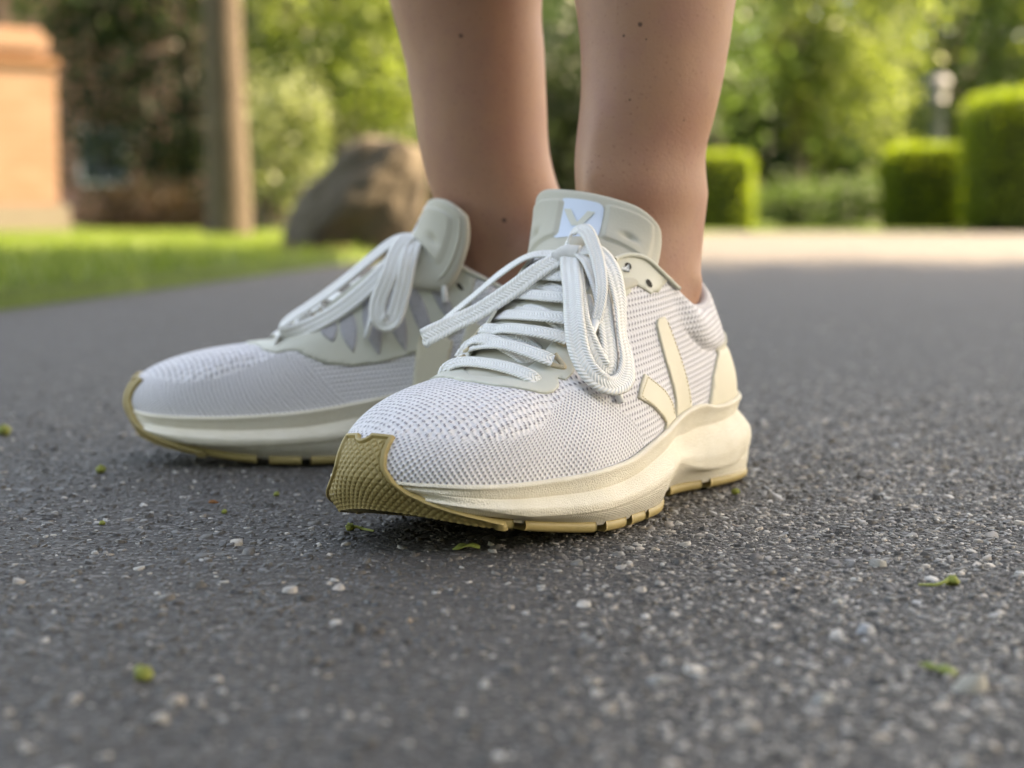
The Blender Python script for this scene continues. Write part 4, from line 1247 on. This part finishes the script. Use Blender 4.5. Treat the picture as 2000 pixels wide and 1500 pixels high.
L_SUN = mat_leaf('leaf_spring', (.088, .125, .028), (.195, .24, .075), .5)
L_MID = mat_leaf('leaf_mid', (.042, .078, .026), (.088, .14, .045), .42)
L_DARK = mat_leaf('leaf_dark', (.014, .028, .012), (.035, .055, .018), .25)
L_HEDGE = mat_leaf('leaf_hedge', (.095, .155, .014), (.235, .30, .03), .58)
BARK = mat_bark('bark_brown', (.048, .036, .028), (.115, .092, .070))
BARK_D = mat_bark('bark_dark', (.05, .042, .035), (.12, .10, .085))

# ---- lawn with a low edge
lawn_edge = [(-1.10, -4), (-.93, .2), (-.80, 1.8), (-.737, 2.43), (-.66, 3.2), (-.568, 4.26), (-.46, 5.5), (-.30, 6.6), (.10, 7.4), (.55, 8.4), (.75, 9.6), (1.1, 12), (1.7, 16.6), (2.4, 17.6), (9, 18.4), (30, 20)]
far = [(30, 60), (-40, 60), (-40, -4)]
def lawn_mesh():
    o = lawn_edge + far; n = len(o)
    V = [(x, y, .028) for x, y in o] + [(x, y, -.03) for x, y in o]
    return raw_mesh('lawn', V, [list(range(n))] + [[i, n + i, n + (i + 1) % n, (i + 1) % n] for i in range(n)], smooth=False)
gm = mat_plain('turf', (.070, .108, .024), .9, .15, .45, 9, .8, 60, .02)
lawn = link('lawn', lawn_mesh(), gm)
tag(lawn, 'mown lawn along the left side of the road', kind='structure')
bed = [(-.70, 5.1), (-.84, 6.2), (-1.18, 8.8), (-.2, 9.7), (.45, 9.6), (.52, 8.5), (.07, 7.45), (-.30, 6.68), (-.44, 5.7)]
nb = len(bed)
mb = link('mulch_bed', raw_mesh('mulch_bed', [(x, y, .045) for x, y in bed] + [(x * 1.0 + (.0 if x > 0 else -.0), y, .0) for x, y in bed], [list(range(nb))[::-1]] + [[i, (i + 1) % nb, nb + (i + 1) % nb, nb + i] for i in range(nb)], smooth=False), mat_plain('bark_mulch', (.055, .038, .024), .95, .1, .5, 40, 1.0, 60, .03))
tag(mb, 'dark bark mulch bed round the boulder', 'flower bed', kind='structure')
def in_bed(x, y):
    r_ = np.zeros(len(x), bool)
    for (xa, ya), (xb, yb) in zip(bed, bed[1:] + bed[:1]):
        r_ ^= ((ya > y) != (yb > y)) & (x < (xb - xa) * (y - ya) / (yb - ya + 1e-12) + xa)
    return r_
n = 42000
gy = rng.uniform(1.6, 15, n) ** 1.0; gx = -rng.uniform(0, 1, n) * (gy * .40 + .8) + np.interp(gy, [1.8, 2.43, 4.26, 5.5, 6.6, 9.6, 15], [-.80, -.737, -.568, -.46, -.3, .7, 1.4])
kp = ~in_bed(gx, gy); gx, gy = gx[kp], gy[kp]; n = len(gx)
P = np.stack([gx, gy, np.full(n, .024)], 1)
hgt = rng.uniform(.018, .045, n)[:, None]; a = rng.uniform(0, TAU, n)
wv = np.stack([np.cos(a), np.sin(a), 0 * a], 1) * .004; ln = np.stack([rng.normal(0, .3, n), rng.normal(0, .3, n), np.ones(n)], 1) * hgt
V = np.stack([P - wv, P + wv, P + ln * .6 + wv * .6, P + ln], 1).reshape(-1, 3)
me = raw_mesh('grass', V, np.arange(4 * n).reshape(n, 4), smooth=False)
set_attr(me, 'tint', np.repeat(rng.uniform(0, 1, n), 4))
tag(link('grass', me, mat_leaf('grass_blade', (.090, .14, .026), (.18, .235, .05), .4)), 'short grass blades of the lawn left of the road', 'grass', kind='stuff')

# ---- brick gate pillar, sunlit, far left
def mat_brick():
    m = NT('orange_brick', .85, .2)
    ob = m.obj()
    br = m.n('ShaderNodeTexBrick', {'Vector': m.n('ShaderNodeMapping', {0: ob, 2: (math.radians(90), 0, 0)}).outputs[0], 'Scale': 1.0, 'Brick Width': .22, 'Row Height': .075, 'Mortar Size': .006, 'Color1': (.27, .165, .118, 1), 'Color2': (.235, .125, .082, 1), 'Mortar': (.19, .165, .135, 1)})
    c = m.mix(m.math('MULTIPLY', m.noise(20, 4, .6, ob), .5), br.outputs['Color'], (.23, .13, .08))
    m.color(c)
    m.bump(m.math('SUBTRACT', 1.0, br.outputs['Fac']), .006, .8)
    return m.m
def box(x0, x1, y0, y1, z0, z1, bev=.0):
    bm = bmesh.new()
    bmesh.ops.create_cube(bm, size=1)
    for v in bm.verts: v.co = ((x0 + x1) / 2 + v.co.x * (x1 - x0), (y0 + y1) / 2 + v.co.y * (y1 - y0), (z0 + z1) / 2 + v.co.z * (z1 - z0))
    if bev: bmesh.ops.bevel(bm, geom=list(bm.edges), offset=bev, segments=2, affect='EDGES')
    me = bpy.data.meshes.new('box'); bm.to_mesh(me); bm.free()
    return me
BRICK = mat_brick()
STONE = mat_plain('pale_stone', (.17, .145, .115), .85, .2, .2, 12, .6, 60, .01)
pil = empty('brick_pillar', (-4.22, 14, .02), math.radians(38))
tag(pil, 'orange brick gate pillar on a pale stone base at the far left', 'pillar')
link('brick_shaft', box(-.36, .36, -.36, .36, .24, 1.34), BRICK, pil)
link('stone_base', box(-.43, .43, -.43, .43, -.05, .238, .02), STONE, pil)
link('stone_band', box(-.385, .385, -.385, .385, 1.342, 1.42, .012), mat_plain('band_stone', (.20, .105, .06), .85, .2, .15, 12), pil)
link('brick_cap', box(-.34, .34, -.34, .34, 1.422, 1.66, .06), BRICK, pil)
# ---- brick house with a dark window, behind the yellow-green tree
REDBRICK = mat_plain('red_brick_far', (.30, .15, .11), .9, .15, .2, 8, .4, 30, .01)
ho = empty('brick_house', (-3.6, 30, 0))
tag(ho, 'red brick house glimpsed behind the tree trunk', 'house')
link('wall', box(-5.5, 3.4, 0, 6, -.05, 4.8), REDBRICK, ho)
PANE = NT('window_glass', .12, .5); PANE.color((.03, .04, .06))
FRAME = mat_plain('window_frame', (.55, .53, .5), .6, .3, .05)
for wx in (-3.6, -1.2, .0, 2.1):
    f = link('window', box(wx - .42, wx + .42, -.06, .02, .75, 1.75, .01), FRAME, ho)
    for k in (0, 1):
        link('pane', box(wx - .36 + k * .37, wx - .01 + k * .37, -.075, -.05, .81, 1.69), PANE.m, f)
rv = [(-5.9, -.5, 4.8), (3.8, -.5, 4.8), (3.8, 6.5, 4.8), (-5.9, 6.5, 4.8), (-5.9, 3, 7.6), (3.8, 3, 7.6)]
link('roof', raw_mesh('roof', rv, [[0, 1, 5, 4], [2, 3, 4, 5], [0, 4, 3], [1, 2, 5], [0, 3, 2, 1]], smooth=False), mat_plain('roof_slate', (.16, .15, .16), .8, .2, .2, 6), ho)

# ---- pale house gable high up at the left
h2 = empty('grey_house', (-9.2, 34, 0))
tag(h2, 'pale grey house wall showing above the brick pillar', 'house')
link('wall', box(-2.5, 3.2, 0, 6, -.05, 5.2), mat_plain('grey_render', (.50, .50, .51), .85, .2, .1, 3), h2)
f = link('window', box(-.2, .9, -.06, .02, 2.2, 3.4, .01), FRAME, h2)
link('pane', box(-.12, .82, -.075, -.05, 2.28, 3.32), PANE.m, f)
rv = [(-2.9, -.5, 5.2), (3.6, -.5, 5.2), (3.6, 6.5, 5.2), (-2.9, 6.5, 5.2), (-2.9, 3, 7.8), (3.6, 3, 7.8)]
link('roof', raw_mesh('roof', rv, [[0, 1, 5, 4], [2, 3, 4, 5], [0, 4, 3], [1, 2, 5], [0, 3, 2, 1]], smooth=False), mat_plain('roof_grey', (.20, .19, .19), .8, .2, .2, 6), h2)

# ---- boulder at the lawn edge
bm = bmesh.new()
bmesh.ops.create_icosphere(bm, subdivisions=5, radius=1)
from mathutils import noise as mnoise
for v in bm.verts:
    p = v.co.copy()
    d = 1 + .22 * mnoise.noise(p * 1.3 + Vector((3, 1, 7))) + .10 * mnoise.noise(p * 3.1) + .035 * mnoise.noise(p * 8)
    q = p * d
    q.x += q.z * .55
    v.co = (q.x * .215, q.y * .22, max(q.z, -.55) * .255 + .125)
me = bpy.data.meshes.new('boulder'); bm.to_mesh(me); bm.free()
me.polygons.foreach_set('use_smooth', np.ones(len(me.polygons), bool))
bo = link('boulder', me, mat_plain('weathered_rock', (.085, .070, .052), .9, .2, .45, 7, .9, 45, .012))
bo.location = (-.525, 5.75, .02)
tag(bo, 'brown-grey boulder at the lawn edge behind the rear shoe', 'boulder')

# ---- trees and shrubs
tree('street_tree', 'tall tree with a bare brown trunk rising from the lawn', 'tree', (-1.69, 10.0, .02), 5.2, .145, (-1.69, 10.3, 6.4), (2.2, 2.2, 2.0), 9000, .13, L_MID, BARK, 11, 'trees beside the road')
tree('street_tree', 'unseen leafy tree added right of the road to shade the shoes', 'tree', (6.4, 3.6, -.02), 5.0, .22, (5.4, 2.5, 6.4), (5.2, 3.7, 2.6), 66000, .20, L_MID, BARK, 12, 'trees beside the road', clumps=300, spread=.20, limbs=14)  # out-of-view tree put in so its crown keeps sun off the shoes
tree('spring_tree', 'yellow-green sunlit tree left of the bare legs', 'tree', (-1.75, 17.0, 0), 1.9, .09, (-1.75, 16.6, 1.95), (1.05, 1.0, 1.25), 7000, .10, L_SUN, BARK_D, 13, 'sunlit spring trees', clumps=34)
tree('spring_tree', 'yellow-green sunlit tree right of the bare legs', 'tree', (3.75, 23.0, 0), 2.6, .16, (4.2, 22.6, 2.75), (1.35, 1.2, 1.55), 8000, .12, L_SUN, BARK_D, 14, 'sunlit spring trees', clumps=34)
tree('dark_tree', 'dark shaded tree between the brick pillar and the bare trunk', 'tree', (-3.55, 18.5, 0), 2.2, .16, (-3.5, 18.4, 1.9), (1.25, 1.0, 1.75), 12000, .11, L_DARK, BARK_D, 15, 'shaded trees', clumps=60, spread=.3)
tree('dark_tree', 'dark-trunked tree just right of the bare legs', 'tree', (3.05, 26.0, 0), 4.2, .24, (2.9, 26.4, 4.6), (2.2, 1.8, 2.2), 9000, .14, L_MID, BARK_D, 16, 'shaded trees')
tree('green_tree', 'deep green tree behind the lamp post', 'tree', (7.4, 29.0, 0), 3.2, .22, (7.2, 28.6, 3.4), (2.7, 2.0, 3.0), 14000, .15, L_MID, BARK_D, 17, 'green trees behind the hedges', clumps=60)
tree('green_tree', 'bright green tree at the far right behind the tall hedge', 'tree', (10.2, 27.0, 0), 3.2, .2, (10.0, 26.6, 3.6), (2.3, 2.0, 2.8), 11000, .15, L_SUN, BARK_D, 18, 'green trees behind the hedges', clumps=50)
tree('green_tree', 'green tree overhanging the brick pillar at the left', 'tree', (-6.2, 19.0, 0), 3.0, .17, (-5.2, 18.6, 3.7), (2.0, 1.6, 1.5), 8000, .12, L_MID, BARK_D, 19, 'green trees behind the lawn')
tree('green_tree', 'green tree behind the yellow-green one, left of the legs', 'tree', (-.9, 24.0, 0), 3.0, .18, (-1.0, 23.6, 3.2), (2.3, 1.6, 2.6), 11000, .13, L_MID, BARK_D, 20, 'green trees behind the lawn')
tree('green_tree', 'green tree seen between the two bare legs', 'tree', (1.3, 21.0, 0), 2.8, .16, (1.2, 20.6, 2.6), (1.6, 1.4, 2.3), 10000, .12, L_MID, BARK_D, 23, 'green trees behind the lawn')
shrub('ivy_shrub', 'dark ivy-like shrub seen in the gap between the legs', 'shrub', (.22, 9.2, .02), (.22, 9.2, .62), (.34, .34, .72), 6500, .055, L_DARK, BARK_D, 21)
shrub('low_shrub', 'low grey-green shrub beside the road between the hedges', 'shrub', (3.55, 19.6, 0), (3.6, 19.6, .28), (.75, .5, .34), 3500, .07, L_MID, BARK_D, 22)
shrub('brown_shrub', 'low brown leafy shrub at the foot of the dark tree', 'shrub', (-3.55, 16.6, .02), (-3.5, 16.6, .22), (.62, .4, .27), 2600, .06, mat_leaf('leaf_brown', (.07, .04, .02), (.14, .085, .04), .3), BARK_D, 24)
shrub('sage_shrub', 'grey-green shrub right of the bare trunk', 'shrub', (-2.15, 14.5, .02), (-2.0, 14.5, .78), (.42, .4, .5), 2600, .075, mat_leaf('leaf_sage', (.12, .15, .07), (.22, .25, .12), .4), BARK_D, 25)

# ---- clipped box hedges
def hedge(x0, x1, y0, y1, h, lab, seed):
    root = empty('box_hedge', ((x0 + x1) / 2, (y0 + y1) / 2, 0))
    tag(root, lab, 'hedge', 'clipped box hedges')
    hx, hy = (x1 - x0) / 2, (y1 - y0) / 2
    core = link('twigs', box(-hx * .86, hx * .86, -hy * .86, hy * .86, -.02, h * .93, .05), mat_plain('hedge_twigs', (.02, .028, .010), .95, .1, .3, 30), root)
    r = np.random.default_rng(seed)
    n = int(5200 * (hx * h + hy * h + hx * hy) / 1.0)
    P = r.uniform(-1, 1, (n, 3))
    ax = r.choice(3, n, p=np.array([hy * h, hx * h, hx * hy * 2]) / (hy * h + hx * h + hx * hy * 2))
    sg = r.choice([-1, 1], n)
    P[np.arange(n), ax] = np.where(ax == 2, 1, sg)
    # rounded corners
    q = np.abs(P); k = np.maximum(1, (q ** 7).sum(1) ** (1 / 7)); P = P / k[:, None]
    P = P * np.array([hx, hy, h / 2]) * r.normal(.97, .035, (n, 1)) + np.array([0, 0, h / 2])
    P = P[P[:, 2] > .02]
    V, F, t = leaf_quads(P, .045, seed)
    me = raw_mesh('foliage', V, F, smooth=False); set_attr(me, 'tint', t)
    link('foliage', me, L_HEDGE, root)
hedge(1.55, 2.55, 17.6, 18.8, .84, 'low clipped box hedge half hidden by the front leg', 31)
hedge(4.12, 5.02, 18.2, 19.3, .95, 'middle clipped box hedge before the lamp post', 32)
hedge(4.62, 6.6, 16.7, 17.9, 1.42, 'tallest clipped box hedge at the right edge of the picture', 33)

# ---- bollard lamp
lamp = empty('bollard_lamp', (5.22, 21.0, 0))
tag(lamp, 'grey bollard lamp rising behind the middle hedge', 'lamp')
GREY = mat_plain('grey_metal', (.13, .135, .145), .7, .5, .05)
V, F = tube([(0, 0, -.02), (0, 0, .05), (0, 0, .06), (0, 0, 1.58)], [.14, .14, .095, .095], 20); link('post', raw_mesh('post', V, F), GREY, lamp)
V, F = tube([(0, 0, 1.582), (0, 0, 1.80)], [.115, .13], 20); link('lamp_glass', raw_mesh('lamp_glass', V, F), mat_plain('frosted_glass', (.13, .135, .125), .7, .5, .03), lamp)
V, F = tube([(0, 0, 1.802), (0, 0, 1.86), (0, 0, 1.92)], [.16, .15, .05], 20); link('lamp_cap', raw_mesh('lamp_cap', V, F), GREY, lamp)

# ---- woodland far behind
n = 60000
r = np.random.default_rng(77)
wx = r.uniform(-34, 40, n); top = 6.5 + 2.2 * np.sin(wx * .55) + 1.6 * np.sin(wx * 1.7 + 1) + r.normal(0, .4, n)
wz = r.uniform(0, 1, n) ** .8 * top; wy = 50 + 2.5 * np.sin(wx * .8 + wz * .9) + r.normal(0, 1.2, n)
V, F, t = leaf_quads(np.stack([wx, wy, wz], 1), .62, 78)
me = raw_mesh('woodland', V, F, smooth=False); set_attr(me, 'tint', np.clip(t * .5 + .5 * (np.sin(np.repeat(wx, 4) * 1.3) * .5 + .5), 0, 1))
tag(link('woodland', me, L_MID), 'far green woodland closing the view behind everything', 'woodland', kind='stuff')
# unseen belt of trees added behind the camera to block low sky light
n = 26000
wx = r.uniform(-26, 26, n); top = 8.5 + 1.8 * np.sin(wx * .6) + r.normal(0, .4, n)
wz = r.uniform(0, 1, n) ** .85 * top; wy = -9 - .012 * wx ** 2 + 1.2 * np.sin(wx * .9 + wz) + r.normal(0, 1.0, n)
V, F, t = leaf_quads(np.stack([wx, wy, wz], 1), .62, 79)
me = raw_mesh('woodland', V, F, smooth=False); set_attr(me, 'tint', t)
tag(link('woodland', me, L_MID), 'unseen belt of green trees added behind the camera to cut low sky light', 'woodland', kind='stuff')
